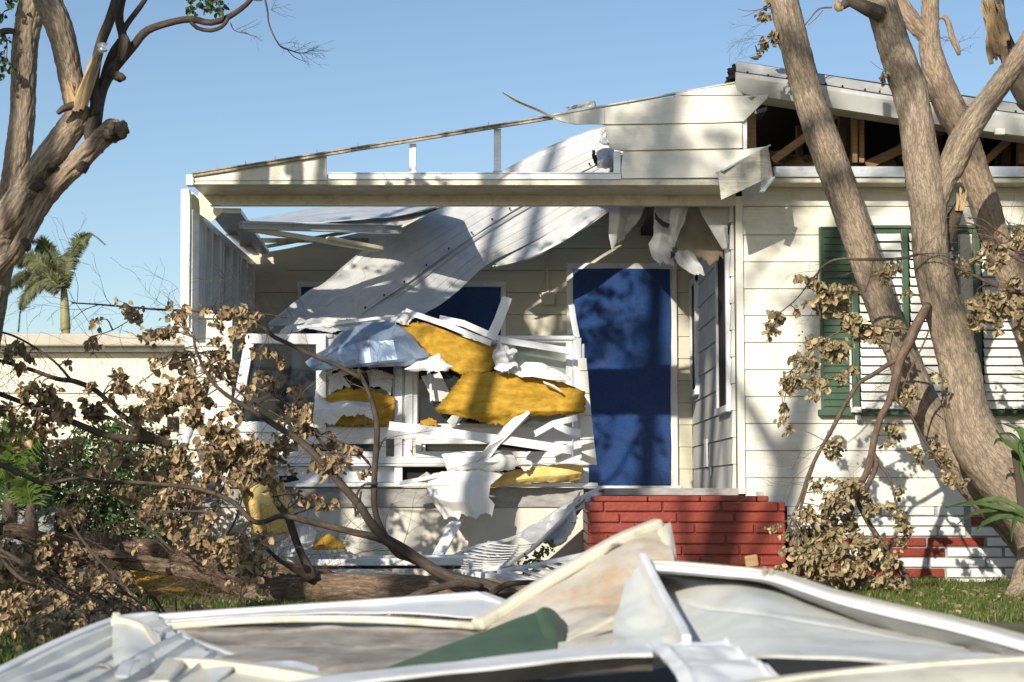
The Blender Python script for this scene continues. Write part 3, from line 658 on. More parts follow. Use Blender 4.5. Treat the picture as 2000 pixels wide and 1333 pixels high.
mb.v += []; 
mb.build('wall_bricks', m_brickr, stp, bevel=.009); mm.build('mortar_core', m_brickr, stp); mb2.build('top_course', m_brickr, stp, bevel=.01)
mb = MB(); mb.pbox(1479,960.5,1492,968.5,YS+.12,.05); tag(mb.build('metal_bracket', m_alum, bevel=.003), 'small grey metal bracket standing on the right end of the red stoop', 'bracket')

# ------------------------------------------------------------------ neighbour and far palm
YN = 23.0
nb = thing('neighbour_house', 'low flat roofed cream house with corrugated siding beyond the fallen tree', 'house', (-8, YN, 0))
def NB(q, n, m, **k): return q.build(n, m, nb, **k)
xr = XP(470, YN); xl = XP(-420, YN)
mb = MB(); mb.box(xl, xr, YN, YN+6, ZP(842,YN), ZP(690,YN))
n = 0; x = XP(40,YN)
mb.box(xl, xr, YN-.03, YN, ZP(704,YN), ZP(690,YN)); mb.box(xl, xr, YN-.05, YN, ZP(768,YN), ZP(764,YN))
z = 770
while z < 840: mb.box(xl, xr, YN-.02, YN, ZP(z+21,YN), ZP(z,YN)); z += 22.5
NB(mb, 'wall', m_neigh)
mb = MB(); vs = []; k = 900
for i in range(k+1):
    x = xl + (xr-xl)*i/k; y = YN-.03+.005*math.sin(i*.62); vs += [(x, y, ZP(764,YN)), (x, y, ZP(704,YN))]
mb.add(vs, [(2*i, 2*i+2, 2*i+3, 2*i+1) for i in range(k)]); NB(mb, 'corrugated_siding', m_neigh, smooth=True)
mb = MB(); mb.box(xl-.3, xr+.2, YN-.35, YN+6.3, ZP(680,YN), ZP(656,YN)); NB(mb, 'roof_fascia', m_neighroof, bevel=.02)
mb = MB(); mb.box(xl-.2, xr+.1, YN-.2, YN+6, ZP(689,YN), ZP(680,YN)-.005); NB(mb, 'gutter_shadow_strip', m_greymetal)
mb = MB(); mb.box(xl, xr, YN+.02, YN+5.9, 0, ZP(842,YN)-.003); NB(mb, 'base_wall', m_neighroof)
mb = MB(); mb.pbox(326,815,347,842,YN-.06,.03); NB(mb, 'window', m_dark)

def frond(mb, pts, L, n, droop=.5, w=.012, seed=0):
    """pinnate leaf: leaflets along a curved midrib given by Vectors"""
    r = random.Random(seed); sp = spline(pts, n)
    for i in range(1, n):
        t = (sp[i]-sp[i-1]).normalized(); k = i/n; l = L*(math.sin(min(1,k*1.15+.12)*math.pi)**.6*.9+.1)
        side = t.cross(Vector((0,-1,.2))); side.normalize()
        for s in (-1, 1):
            for q in range(2):
                d = (side*s*r.uniform(.5,1) + t*r.uniform(.5,.9) + Vector((0,r.uniform(-.5,.5),-droop*r.uniform(.5,1.2)))).normalized()
                a = sp[i-1].lerp(sp[i], r.random()); b = a + d*l*r.uniform(.8,1.1); m_ = a.lerp(b,.5) + Vector((0,0,.06*l)); ww = t*w
                mb.add([a-ww, a+ww, m_+ww*1.3, m_-ww*1.3, b+Vector((0,0,-.12*l))], [(0,1,2,3),(3,2,4)])
YPa = 38
palm = thing('palm_tree', 'royal palm with wind bent fronds behind the neighbouring flat roofed house', 'tree', (XP(128,YPa),YPa,0))
mb = MB(); tube(mb, ppts([(124,552,5),(126,590,8),(128,640,10),(129,660,8),(130,800,10),(131,1020,12)], YPa), 14, .02, .2); mb.build('trunk', M('palm_trunk', (.20,.19,.08), (.33,.30,.14), 5, .6, attr=None), palm, smooth=True)
mb = MB(); fr = MB()
for i, (ps, L) in enumerate([([(123,562),(133,510),(152,474),(178,458),(206,478)],.34),([(120,560),(108,510),(80,475),(52,470),(42,478)],.34),([(120,562),(90,520),(50,500),(10,520),(-20,560)],.42),
        ([(120,565),(85,535),(45,535),(10,570),(-12,620)],.46),([(120,566),(95,545),(62,560),(42,600),(36,648)],.42)]):
    v = [P(x, y, YPa+rnd.uniform(-.5,.5)) for x, y in ps]; frond(mb, v, L*.78, 260, .6, .010, i)
    tube(fr, [V4(*q, .012) for q in v], 5, 0, .3)
fr.build('frond_midribs', m_frond, palm, smooth=True); mb.build('fronds', m_farfrond, palm)
# ------------------------------------------------------------------ wreckage on the house
def T(o, label, cat, group=None): return tag(o, label, cat, group)
def screws(mb, pts, r=.007):
    for p in pts: mb.box(p.x-r, p.x+r, p.y-r*1.2, p.y+r, p.z-r, p.z+r)
# the great roof sheet that hangs through the porch
hs = thing('roof_sheet', 'long white ribbed roof sheet sagging diagonally from under the gable down into the porch', 'roof sheet', P(560,640,14.1))
def ribprof(v, u):
    h = .012*(1 if v > .965 else 0) + .014*math.exp(-(v/.02)**2)
    for c in (.2,.4,.6,.8): h -= .006*math.exp(-((v-c)/.010)**2)
    return h
up = [(523,636,14.9),(600,574,15.2),(632,556,15.3),(720,482,15.6),(800,440,15.8),(870,402,16.0),(985,334,16.15),(1075,287,16.25),(1176,247,16.3)]
md = [(655,652,14.7),(720,606,15.0),(790,560,15.3),(870,500,15.7),(950,445,15.9),(1015,405,16.0),(1090,360,16.1),(1160,325,16.2),(1245,285,16.25)]
lo = [(765,640,14.6),(830,612,14.9),(890,572,15.5),(950,518,15.8),(1010,487,15.9),(1060,462,15.95),(1130,420,16.0),(1195,388,16.0),(1300,330,16.05)]
mb = patch([up, [((a[0]+b[0])/2+3, (a[1]+b[1])/2-3, (a[2]+b[2])/2-.03) for a, b in zip(up, md)], md], 130, 90, crumple=.012, cs=1.6, rib=ribprof, seed=2)
patch([[(x-4, y-4, Y+.03) for x, y, Y in md], [((a[0]+b[0])/2, (a[1]+b[1])/2-2, (a[2]+b[2])/2-.02) for a, b in zip(md, lo)], lo], 130, 90, crumple=.014, cs=1.6, rib=lambda v, u: ribprof(min(v,.96),u), seed=4, mb=mb)
mb.build('ribbed_skin', m_roofsheet, hs, smooth=True, solid=.003)
mb = MB(); sweep(mb, [P(x+3, y+6, Y-.035) for x, y, Y in md], .006, .02, n=80); mb.build('lapped_seam', m_alum, hs)
mb = MB(); 
mp = [P(*q) for q in md]; sp = spline(mp, 60); screws(mb, [sp[i] + Vector((-.012, -.03, .03)) for i in range(3, 58, 4)], .008); mb.build('screws', m_dark, hs)
mb = patch([up, [(x+5, y+9, Y-.03) for x, y, Y in up]], 90, 5, crumple=.008, cs=9); mb.build('folded_edge', m_white, hs, smooth=True, solid=.004)
# second sheet folded under it
mb = patch([[(965,516,15.85),(1050,470,15.9),(1120,425,15.95),(1190,392,16.0)],[(975,517,15.75),(1045,497,15.8),(1120,452,15.8),(1196,398,15.85)],[(962,521,15.75),(1040,503,15.78),(1122,460,15.8),(1204,402,15.8)]], 60, 14, crumple=.006, cs=8, rib=lambda v, u: .006*math.sin(v*18), linear=False)
T(mb.build('roof_sheet', m_roofsheet, smooth=True, solid=.004), 'narrow twisted roof sheet edge folded under the long sagging sheet above the doorway', 'roof sheet')
mb = patch([[(1010,330,15.4),(1080,290,15.5),(1150,258,15.6)],[(1015,340,15.0),(1085,330,15.1),(1170,262,15.2)]], 30, 10, crumple=.01, cs=5); 
mb = patch([[(1165,300,YF),(1178,292,YF),(1198,290,YF)],[(1166,318,YF-.1),(1182,314,YF-.1),(1200,308,YF)],[(1165,330,YF),(1180,328,YF-.05),(1198,332,YF)]], 24, 18, crumple=.012, cs=10, fold=.02, ragged=.006)
T(mb.build('crumpled_foil', m_alum, solid=.003), 'small crumpled silver foil scrap stuck behind the short gable stud', 'foil scrap')
mb = patch([[(1156,292,YF+.1),(1162,296,YF+.1),(1164,305,YF+.1)],[(1158,322,YF+.1),(1168,328,YF+.05),(1176,328,YF+.1)]], 10, 10, crumple=.04, cs=20, ragged=.02)
T(mb.build('felt_scrap', m_dark, solid=.003), 'black felt scrap beside the silver foil behind the gable stud', 'felt scrap')
mb = patch([[(1170,250,YF),(1180,245,YF),(1186,262,YF)],[(1176,282,YF),(1186,286,YF-.03),(1196,292,YF)]], 14, 14, crumple=.03, cs=14, fold=.02, ragged=.01)
T(mb.build('metal_scrap', m_alum, solid=.003), 'bent grey metal scrap under the left end of the gable boards', 'metal scrap')
mb = patch([[(1103,211,YE+.2),(1130,203,YE+.25),(1164,197,YE+.3)],[(1106,217,YE+.2),(1130,212,YE+.25),(1167,209,YE+.3)]], 24, 8, crumple=.01, cs=12, fold=.02, ragged=.012)
T(mb.build('metal_flap', m_greymetal, solid=.004), 'torn grey metal flap sticking up above the gable rail', 'metal scrap')
# detached gutter end
ge = thing('gutter_box', 'weathered box gutter end hanging askew below the gable corner', 'gutter', P(1455,340,12.9))
mb = MB(); mb.ppoly([(1402,336),(1485,295),(1490,352),(1490,353),(1409,391)], 12.9, .02); mb.build('board_face', m_oldwood, ge, bevel=.003)
mb = MB(); a = [P(1484,294,12.88), P(1499,287,12.95), P(1509,346,13.0), P(1488,375,12.95), P(1486,352,12.89)]
mb.add(a + [p + Vector((.008,.02,0)) for p in a], [(0,1,2,3,4),(9,8,7,6,5)] + [(i,i+5,(i+1)%5+5,(i+1)%5) for i in range(5)]); mb.build('bent_end_plate', m_oldwood, ge)
mb = MB(); mb.bar(P(1404,337,12.93), P(1498,287,13.02), .14, .012); mb.bar(P(1488,375,12.93), P(1509,347,12.99), .05, .01); mb.build('top_flange', m_alum, ge)
# torn ceiling hanging above the door
tt = [
 ([[(1188,396,14.1),(1214,388,14.1),(1245,386,14.15),(1275,386,14.2)],[(1190,425,14.0),(1210,420,13.95),(1230,415,14.1),(1262,400,14.15)],[(1188,458,13.95),(1206,452,13.95),(1222,440,14.05),(1246,436,14.1)],[(1194,484,13.95),(1204,482,13.95),(1213,468,14.0),(1222,460,14.05)]], m_tatter, 'grey torn ceiling strip hanging leftmost above the blue doorway tarp'),
 ([[(1205,470,13.98),(1212,462,13.98),(1222,450,14)],[(1208,482,13.98),(1214,474,13.98),(1220,478,14)]], m_debris, None),
 ([[(1279,386,14.1),(1300,386,14.15),(1320,388,14.1),(1335,390,14.0)],[(1276,420,14.0),(1295,425,14.05),(1312,430,14.0),(1316,440,13.95)],[(1276,460,13.95),(1290,465,13.9),(1305,470,13.95),(1312,475,13.95)],[(1266,474,13.85),(1282,492,13.8),(1300,500,13.85),(1316,508,13.9)],[(1272,492,13.8),(1288,512,13.8),(1306,516,13.85),(1318,514,13.9)]], m_tatter, 'pale torn ceiling strip with dark felt patch hanging over the middle of the door head'),
 ([[(1311,387,13.95),(1330,386,13.9),(1345,386,13.95),(1356,386,14.0)],[(1310,425,13.9),(1322,425,13.85),(1334,418,13.85),(1345,408,13.95)],[(1310,470,13.88),(1316,472,13.85),(1322,470,13.85),(1328,448,13.9)],[(1309,486,13.88),(1313,490,13.86),(1317,488,13.88),(1320,480,13.9)]], m_tatter, 'narrow bluish ceiling strip twisting down over the door head'),
 ([[(1335,400,14.3),(1355,386,14.3),(1385,390,14.3),(1410,390,14.3)],[(1325,445,14.2),(1350,440,14.25),(1385,440,14.3),(1414,430,14.3)],[(1320,480,14.15),(1350,480,14.15),(1390,480,14.2),(1412,475,14.2)],[(1326,498,14.1),(1355,505,14.1),(1392,508,14.15),(1418,506,14.2)]], m_kraft, 'tan ceiling board hanging behind the torn strips right of the door head'),
 ([[(1356,386,13.9),(1380,386,13.85),(1405,386,13.85),(1428,388,13.9)],[(1366,410,13.85),(1388,412,13.8),(1410,412,13.8),(1429,415,13.85)],[(1388,450,13.82),(1400,448,13.8),(1412,445,13.8),(1422,440,13.85)],[(1412,488,13.85),(1416,482,13.84),(1419,482,13.84),(1422,480,13.86)]], m_tatter, 'broad pale ceiling strip hanging rightmost beside the corner board'),
 ([[(1316,500,13.85),(1322,488,13.85),(1340,485,13.95),(1356,494,14.0)],[(1325,518,13.8),(1345,520,13.8),(1358,512,13.85),(1372,520,13.85)],[(1350,535,13.8),(1360,541,13.8),(1368,536,13.8),(1376,533,13.85)]], m_tatter, 'curled white ceiling scrap reaching lowest over the upper right corner of the doorway'),
]
for i, (rows_, mt, lab) in enumerate(tt):
    rows_ = [[(x, y, max(13.735, Y-.2) if y < 420 else max(13.6, Y-.22)) for x, y, Y in q] for q in rows_]
    mb = patch(rows_, 60, 50, crumple=.014, cs=4, ragged=.012, seed=i+11, fold=.012, linear=True, torn=.07)
    o = mb.build('torn_ceiling_strip' if lab else 'debris_scrap', mt, smooth=True, solid=.004)
    T(o, lab or 'dark ragged scrap dangling from the leftmost torn ceiling strip', 'torn ceiling', 'torn ceiling strips above the door' if lab else None)
mb = patch([[(1278,413,13.64),(1290,428,13.62),(1309,438,13.64)],[(1279,428,13.63),(1292,442,13.61),(1306,448,13.63)]], 20, 8, crumple=.01, cs=12, ragged=.01)
T(mb.build('felt_patch', m_navy, solid=.003), 'dark navy felt patch on the pale torn strip over the door', 'felt scrap')
mb = patch([[(1309,490,13.57),(1314,493,13.57),(1320,498,13.57)],[(1309,508,13.57),(1312,506,13.57),(1317,502,13.57)]], 8, 8, crumple=.01, cs=12, ragged=.01)
T(mb.build('felt_patch', m_navy, solid=.003), 'tiny navy felt patch at the tip of the narrow bluish strip', 'felt scrap')
mb = patch([[(1418,388,14.2),(1430,388,14.0),(1434,388,13.95)],[(1414,500,14.3),(1426,470,14.1),(1432,450,14.0)],[(1400,560,14.4),(1412,580,14.3),(1420,540,14.2)]], 30, 14, crumple=.03, cs=9, ragged=.02, fold=.02)
T(mb.build('torn_wall_lining', m_rail, smooth=True, solid=.004), 'brown torn wall lining in the upper corner beside the side window', 'wall lining')
# tarps
mb = patch([[(1120,526,YB-.075),(1180,525,YB-.075),(1240,525,YB-.075),(1308,526,YB-.075)],[(1121,660,YB-.075),(1180,660,YB-.078),(1240,660,YB-.075),(1309,660,YB-.075)],[(1121,800,YB-.09),(1180,800,YB-.085),(1240,800,YB-.085),(1309,800,YB-.075)],[(1121,948,YB-.09),(1180,949,YB-.09),(1240,948,YB-.09),(1309,947,YB-.075)]], 50, 90, crumple=.011, cs=3.2, fold=.014, seed=5)
T(mb.build('blue_tarp', m_tarp, smooth=True), 'wrinkled blue tarp covering the tall doorway above the red stoop', 'tarp')
mb = patch([[(588,561,YB-.07),(780,561,YB-.07),(976,562,YB-.07)],[(588,700,YB-.07),(780,700,YB-.07),(976,700,YB-.07)],[(588,830,YB-.07),(780,830,YB-.07),(976,830,YB-.07)]], 60, 40, crumple=.006, cs=4, fold=.01, seed=6)
T(mb.build('blue_tarp', m_tarp, smooth=True), 'dark blue tarp over the wide rear window behind the sagging roof sheet', 'tarp')

# ---- heap on the porch windows
mb = patch([[(598,711,13.35),(660,655,13.45),(710,632,13.5),(775,627,13.55),(800,650,13.5)],[(604,718,13.3),(660,685,13.2),(715,662,13.15),(770,660,13.15),(822,676,13.3)],[(612,724,13.3),(655,722,13.2),(720,712,13.1),(780,705,13.1),(845,694,13.25)],[(625,722,13.35),(660,716,13.3),(730,716,13.2),(795,718,13.2),(850,708,13.3)]], 24, 15, crumple=.012, cs=3.5, fold=.022, ragged=.012, seed=8, linear=True)
T(mb.build('foil_sheet', m_foil, solid=.003), 'crumpled blue grey foil sheet draped like a dome over the broken porch windows', 'foil sheet')
def batt(rows_, mt, lab, nm='insulation_batt', th=.014, cr_=.008, nu=90, nv=70, seed=1, rg=.022, fd=.008, grp='yellow insulation batts'):
    mb = patch(rows_, nu, nv, crumple=cr_, cs=7, ragged=rg*.5, seed=seed, fold=fd, linear=True, torn=.025)
    patch([[(x, y+.8, Y+.022) for x, y, Y in q] for q in rows_], nu, nv, crumple=cr_, cs=7, ragged=rg*.6, seed=seed+50, fold=fd, linear=True, mb=mb, torn=.04)
    rr = random.Random(seed); n0 = nu*nv; bd = [i*nv+j for i in range(nu) for j in range(nv) if i in (0, nu-1) or j in (0, nv-1)]; cc = sum((Vector(mb.v[k]) for k in bd), Vector())/len(bd)
    for k in bd:
        p = Vector(mb.v[k]); d = (p-cc).normalized()*rr.uniform(.2,1) + Vector((rr.gauss(0,.5), -abs(rr.gauss(0,.5)), rr.gauss(0,.5))); q = p + d*rr.uniform(.003,.012); s_ = d.orthogonal().normalized()*.0018
        mb.add([p-s_*2, p+s_*2, q+s_, q-s_], [(0,1,2,3)])
    return T(mb.build(nm, mt, solid=th if rg > .015 else th), lab, 'insulation', grp)
batt([[(776,630,13.5),(830,632,13.5),(900,656,13.48),(968,680,13.45)],[(800,652,13.42),(850,668,13.4),(910,690,13.38),(968,702,13.38)],[(838,690,13.35),(872,700,13.32),(918,716,13.3),(958,722,13.32)],[(872,716,13.33),(892,726,13.3),(922,734,13.3),(940,736,13.3)]], m_insul, 'thick yellow insulation batt sloping down between the foil sheet and the crossed white strips', seed=21)
batt([[(908,728,13.25),(960,727,13.25),(1010,732,13.25),(1070,742,13.25),(1141,764,13.25)],[(880,765,13.2),(940,765,13.17),(1010,765,13.15),(1070,775,13.17),(1141,780,13.2)],[(853,798,13.15),(920,802,13.1),(985,810,13.1),(1040,803,13.12),(1142,802,13.15)],[(858,806,13.18),(920,816,13.15),(985,834,13.15),(1010,816,13.15),(1140,804,13.18)]], m_insul, 'largest yellow insulation batt lying across the right porch window beside the blue tarp', seed=22)
batt([[(636,776,13.52),(690,752,13.5),(730,762,13.5),(769,776,13.52)],[(636,800,13.48),(690,790,13.45),(735,800,13.45),(768,810,13.5)],[(640,826,13.52),(690,830,13.48),(735,830,13.48),(762,828,13.52)]], m_insul, 'yellow insulation batt stuffed in the middle porch window under the foil sheet', seed=23)
batt([[(955,935,13.45),(1000,922,13.4),(1060,912,13.4),(1136,908,13.45)],[(960,945,13.4),(1010,935,13.35),(1070,928,13.35),(1138,922,13.4)],[(950,952,13.4),(1010,943,13.4),(1070,940,13.4),(1132,936,13.45)]], m_insulpale, 'pale yellow insulation roll tucked along the window sill right of the white membrane', seed=24, th=.03, nu=50, nv=20)
batt([[(448,925,13.2),(490,918,13.1),(530,930,13.1),(548,950,13.2)],[(470,950,13.1),(500,950,13.0),(535,955,13.0),(560,970,13.1)],[(480,985,13.1),(510,985,12.95),(545,990,12.95),(571,1000,13.05)],[(500,1040,13.15),(525,1042,13.0),(550,1042,13.0),(568,1030,13.1)]], m_insulpale, 'pale yellow insulation tuft hanging over the knee wall behind the dead leaves', seed=25, th=.03)
batt([[(615,1060,13.3),(640,1044,13.3),(668,1058,13.3)],[(614,1080,13.1),(650,1080,13.1),(676,1080,13.1)]], m_insul, 'small yellow insulation wedge against the foot of the knee wall', seed=26, th=.01, nu=20, nv=20)
batt([[(830,940,13.5),(850,928,13.45),(880,928,13.5)],[(835,944,13.45),(855,938,13.42),(880,940,13.45)]], m_insuldull, 'small brown insulation tuft on the window sill left of the white membrane', seed=27, th=.01, nu=20, nv=14)
batt([[(822,822,13.5),(838,818,13.5),(852,822,13.5)],[(824,832,13.45),(838,832,13.45),(852,831,13.45)]], m_insul, 'smallest yellow insulation crumb in the corner of the right porch window', seed=28, th=.01, nu=12, nv=12, rg=.01)
batt([[(255,1120,12.3),(300,1112,12.5),(360,1118,12.4),(430,1130,12.2),(480,1150,11.8)],[(270,1148,11.5),(320,1142,11.6),(380,1148,11.6),(420,1158,11.6),(450,1162,11.6)],[(285,1174,11.0),(330,1178,10.9),(370,1182,10.8),(400,1172,11.0),(430,1168,11.2)]], m_insul, 'flat yellow insulation batt lying on the grass under the fallen tree', seed=29, th=.02, cr_=.01, fd=.01)
batt([[(360,1080,12.8),(400,1070,12.9),(440,1080,12.8)],[(360,1100,12.5),(400,1092,12.6),(440,1100,12.5)]], m_insul, 'yellow insulation piece half hidden behind the upper strand of the fallen trunk', seed=30, th=.02, cr_=.01, nu=20, nv=20)
batt([[(700,1100,12.6),(740,1094,12.6),(772,1100,12.6)],[(705,1112,12.4),(740,1110,12.4),(765,1112,12.4)]], m_insulpale, 'yellow crumbs of insulation beside the white boards behind the fallen trunk', seed=31, th=.01, nu=20, nv=12)
def cloth(rows_, lab, mt=m_cloth, seed=1, nu=60, nv=50, cr_=.012, fd=.016, rg=.02, th=.003, nm='torn_membrane', cs=6, cat='membrane', grp=None):
    mb = patch(rows_, nu, nv, crumple=cr_, cs=cs, ragged=rg*.5, seed=seed, fold=fd, linear=True, torn=rg*2)
    return T(mb.build(nm, mt, smooth=True, solid=th), lab, cat, grp)
cloth([[(866,896,13.35),(910,886,13.25),(960,880,13.25),(1000,876,13.35)],[(872,912,13.2),(920,905,13.1),(970,900,13.1),(1008,900,13.25)],[(880,930,13.25),(930,925,13.2),(980,915,13.2),(1040,905,13.3)]], 'white folded membrane roll lying on the window sill above the hanging sheet', seed=41, nu=80, nv=40, cs=4, cr_=.02, fd=.03)
cloth([[(845,925,13.3),(880,920,13.2),(930,918,13.15),(985,925,13.25)],[(834,948,13.2),(880,950,13.1),(925,950,13.08),(958,948,13.15)],[(833,968,13.2),(880,980,13.1),(920,980,13.08),(955,972,13.15)],[(848,985,13.25),(885,1000,13.15),(925,1000,13.12),(968,985,13.2)],[(868,1016,13.25),(895,1016,13.15),(930,1010,13.15),(962,1006,13.2)]], 'large white torn membrane hanging from the sill over the knee wall', seed=42, nu=110, nv=110, fd=.014, cr_=.016, cs=3)
cloth([[(985,905,13.35),(1010,895,13.3),(1042,896,13.35)],[(990,920,13.3),(1015,912,13.25),(1038,918,13.3)]], 'small white membrane scrap at the right end of the folded roll', seed=43, nu=24, nv=16)
cloth([[(616,760,13.42),(640,785,13.4),(690,784,13.4),(722,786,13.42)],[(612,800,13.35),(650,798,13.3),(690,792,13.3),(728,796,13.38)],[(610,830,13.38),(650,828,13.35),(690,808,13.3),(737,822,13.36)]], 'white membrane draped over the yellow batt in the middle window', seed=44, nu=80, nv=60, cs=4)
cloth([[(640,735,13.5),(680,722,13.5),(730,722,13.5),(768,730,13.5)],[(645,765,13.5),(690,750,13.47),(730,755,13.47),(766,772,13.5)]], 'tan backed torn ceiling piece below the foil sheet in the middle window', mt=m_tatter, seed=45, nu=40, nv=20, nm='torn_ceiling_piece', cat='torn ceiling')
cloth([[(800,716,13.25),(830,700,13.15),(858,692,13.2),(860,702,13.2)],[(788,722,13.2),(830,718,13.1),(860,716,13.15),(886,716,13.2)],[(800,724,13.2),(836,727,13.12),(862,724,13.15),(880,722,13.2)]], 'curled white torn edge sticking out at the right end of the foil sheet', seed=46, nu=40, nv=20)
cloth([[(968,664,13.35),(975,668,13.3),(984,676,13.3)],[(966,700,13.3),(985,690,13.2),(1006,690,13.3)],[(972,712,13.28),(990,712,13.2),(1004,694,13.28)]], 'crushed white metal fold where the crossed strips meet above the largest batt', mt=m_roofsheet, seed=47, nu=30, nv=30, fd=.06, nm='crushed_fold', cat='metal scrap')
cloth([[(962,716,13.2),(985,706,13.15),(1010,706,13.18)],[(966,724,13.15),(985,722,13.1),(1008,720,13.15)]], 'wrinkled white membrane scrap lying on the top edge of the largest batt', seed=48, nu=30, nv=20, fd=.05)
cloth([[(1000,730,13.2),(1025,706,13.2),(1060,708,13.2),(1110,735,13.2)],[(1020,735,13.12),(1050,735,13.1),(1080,745,13.1),(1115,748,13.15)]], 'smooth white membrane curl lying on the right side of the largest batt', seed=49, nu=50, nv=30, fd=.015, cr_=.015, rg=.005)
cloth([[(1060,745,13.14),(1080,752,13.12),(1098,765,13.12)],[(1062,749,13.1),(1082,757,13.1),(1096,767,13.1)]], 'thin white membrane ribbon on the right part of the largest batt', seed=50, nu=20, nv=6, fd=.005, cr_=.005, rg=.003)
cloth([[(815,938,13.35),(835,922,13.35),(850,930,13.35)],[(818,942,13.3),(838,938,13.3),(850,942,13.3)]], 'white crumpled scrap on the sill at the left of the hanging membrane', seed=51, nu=16, nv=12)
# strips, each a long bent white metal piece
def strip(pts, w, lab, nm='metal_strip', mt=m_white, th=.012, cat='metal strip', up=(0,0,1), n=16, grp='loose white strips over the porch windows'):
    mb = MB(); v = [P(*q) for q in pts]; n = None
    q = MB(); sweep(q, v, th, PR(w, 13.3), up=up, n=n)
    q2 = [p + Vector((0, .02, -PR(w,13.3)*.45)) for p in v] if w > 9 else None
    if q2: sweep(q, q2, .05, .006, up=up, n=n)
    return T(q.build(nm, mt, bevel=.002), lab, cat, grp)
strip([(792,608,13.5),(870,634,13.42),(959,671,13.35)], 11, 'bluish white strip sloping down along the upper edge of the sloping yellow batt')
strip([(858,622,13.55),(905,632,13.5),(962,657,13.45)], 13, 'short white strip between the dark rear tarp and the sloping yellow batt')
strip([(991,581,13.4),(975,625,13.4),(958,662,13.4)], 20, 'upright leaning white strip in front of the rear window frame', up=(1,0,.4))
strip([(976,664,13.38),(1040,674,13.38),(1112,686,13.38)], 13, 'white strip dropping from the crossing towards the right window corner')
strip([(1116,596,13.7),(1121,630,13.65),(1127,660,13.6)], 12, 'short upright grey strip beside the left door frame', up=(1,0,0))
strip([(760,832,13.2),(880,846,13.15),(1000,862,13.12),(1119,880,13.1)], 17, 'longest cream strip lying across all the lower window rails')
strip([(1030,802,13.12),(990,842,13.1),(955,880,13.1),(930,905,13.15)], 20, 'wide white strip slanting from the largest batt down to the sill', up=(1,0,.8))
strip([(893,1014,13.3),(876,1048,13.15),(855,1086,12.95)], 26, 'white strip leaning against the knee wall below the hanging membrane', up=(1,0,.3))
strip([(1045,848,13.15),(1080,828,13.12),(1128,816,13.12)], 12, 'white broken corner piece under the right end of the largest batt')
strip([(780,944,13.2),(830,935,13.2),(872,925,13.2)], 8, 'thin white strip pointing at the membrane from the left on the sill')
strip([(822,672,13.45),(840,740,13.35),(842,785,13.3)], 8, 'dull strip edge standing left of the tilted ceiling tile')
strip([(880,830,13.45),(895,812,13.45),(905,800,13.45)], 20, 'short white stub in the right window below the largest batt', up=(1,0,.5))
strip([(1085,830,13.05),(1110,842,13.05),(1134,846,13.05)], 14, 'white torn corner moulding at the right end of the middle window rail')
strip([(580,640,13.6),(660,632,13.6),(735,622,13.6),(768,622,13.6)], 6, 'thin bent strip resting on top of the left porch windows')
strip([(628,628,13.7),(680,646,13.6),(740,640,13.6)], 8, 'dark edged strip lying across the foot of the sagging roof sheet', mt=m_greymetal)
mb = patch([[(745,622,13.55),(790,615,13.5),(800,625,13.5)],[(760,636,13.5),(780,632,13.4),(800,638,13.45)]], 24, 16, crumple=.02, cs=10, fold=.04, ragged=.01); T(mb.build('metal_scrap', m_roofsheet, solid=.003), 'crumpled white metal scrap above the peak of the foil sheet', 'metal scrap')
mb = patch([[(560,636,13.75),(640,622,13.75),(730,628,13.7),(790,610,13.7)],[(540,652,13.65),(640,640,13.65),(730,640,13.6),(790,630,13.6)]], 50, 14, crumple=.012, cs=7, fold=.02, ragged=.008); T(mb.build('metal_flap', m_roofsheet, solid=.004), 'long creased metal flap between the left porch window head and the sagging roof sheet', 'metal scrap')
# tilted tile in the opening
tl = MB(); tl.ppoly([(822,735),(860,728),(880,770),(876,785),(846,784)], 13.42, .02); T(tl.build('ceiling_tile', m_tatter, bevel=.003), 'grey tilted ceiling tile fallen between the foil sheet and the largest batt', 'ceiling tile')
tl = MB(); tl.ppoly([(670,735),(715,722),(722,752),(690,762)], 13.46, .02); T(tl.build('roofing_shard', m_dark, bevel=.003), 'black roofing shard showing under the middle of the foil sheet', 'roofing shard')
tl = MB(); tl.ppoly([(736,712),(768,716),(768,732),(752,728)], 13.42, .02); T(tl.build('roofing_shard', m_dark, bevel=.003), 'smaller black roofing shard under the right end of the foil sheet', 'roofing shard')
tl = MB(); tl.ppoly([(545,930),(575,929),(584,938),(560,943),(546,944)], 13.2, .05); T(tl.build('charred_scrap', m_dark, bevel=.004), 'black broken scrap lying on the window sill right of the pale insulation tuft', 'scrap')

# ---- panels and boards lying on the ground behind the trunk
lv = thing('louvre_panel', 'buckled white slatted awning panel bent up against the knee wall beside the red stoop', 'awning panel', P(950,1100,12.6))
top = [(840,1112,12.9),(880,1090,12.95),(930,1068,13.0),(1010,1048,13.1),(1100,992,13.2),(1174,952,13.3)]
bot = [(975,1110,12.3),(1000,1098,12.35),(1040,1072,12.5),(1075,1040,12.7),(1110,1005,12.95),(1140,975,13.15)]
mb = MB(); sweep(mb, [P(*q) for q in top], .03, .025, n=40); sweep(mb, [P(*q) for q in bot], .03, .02, n=40); 
bt2 = [(846,1115,12.7),(900,1118,12.4),(975,1112,12.3)]; sweep(mb, [P(*q) for q in bt2], .03, .02, n=10)
mb.build('frame_rail', m_alum, lv, bevel=.003)
mb = MB(); st_, sb = spline([P(*q) for q in top], 120), spline([P(*q) for q in bot], 120)
for i in range(2, 60, 5):
    a, b = st_[i], sb[i]
    sweep(mb, [a, a.lerp(b,.5)+Vector((0,0,-.02)), b], .052, .006, n=8)
mb.build('slats', m_white, lv)
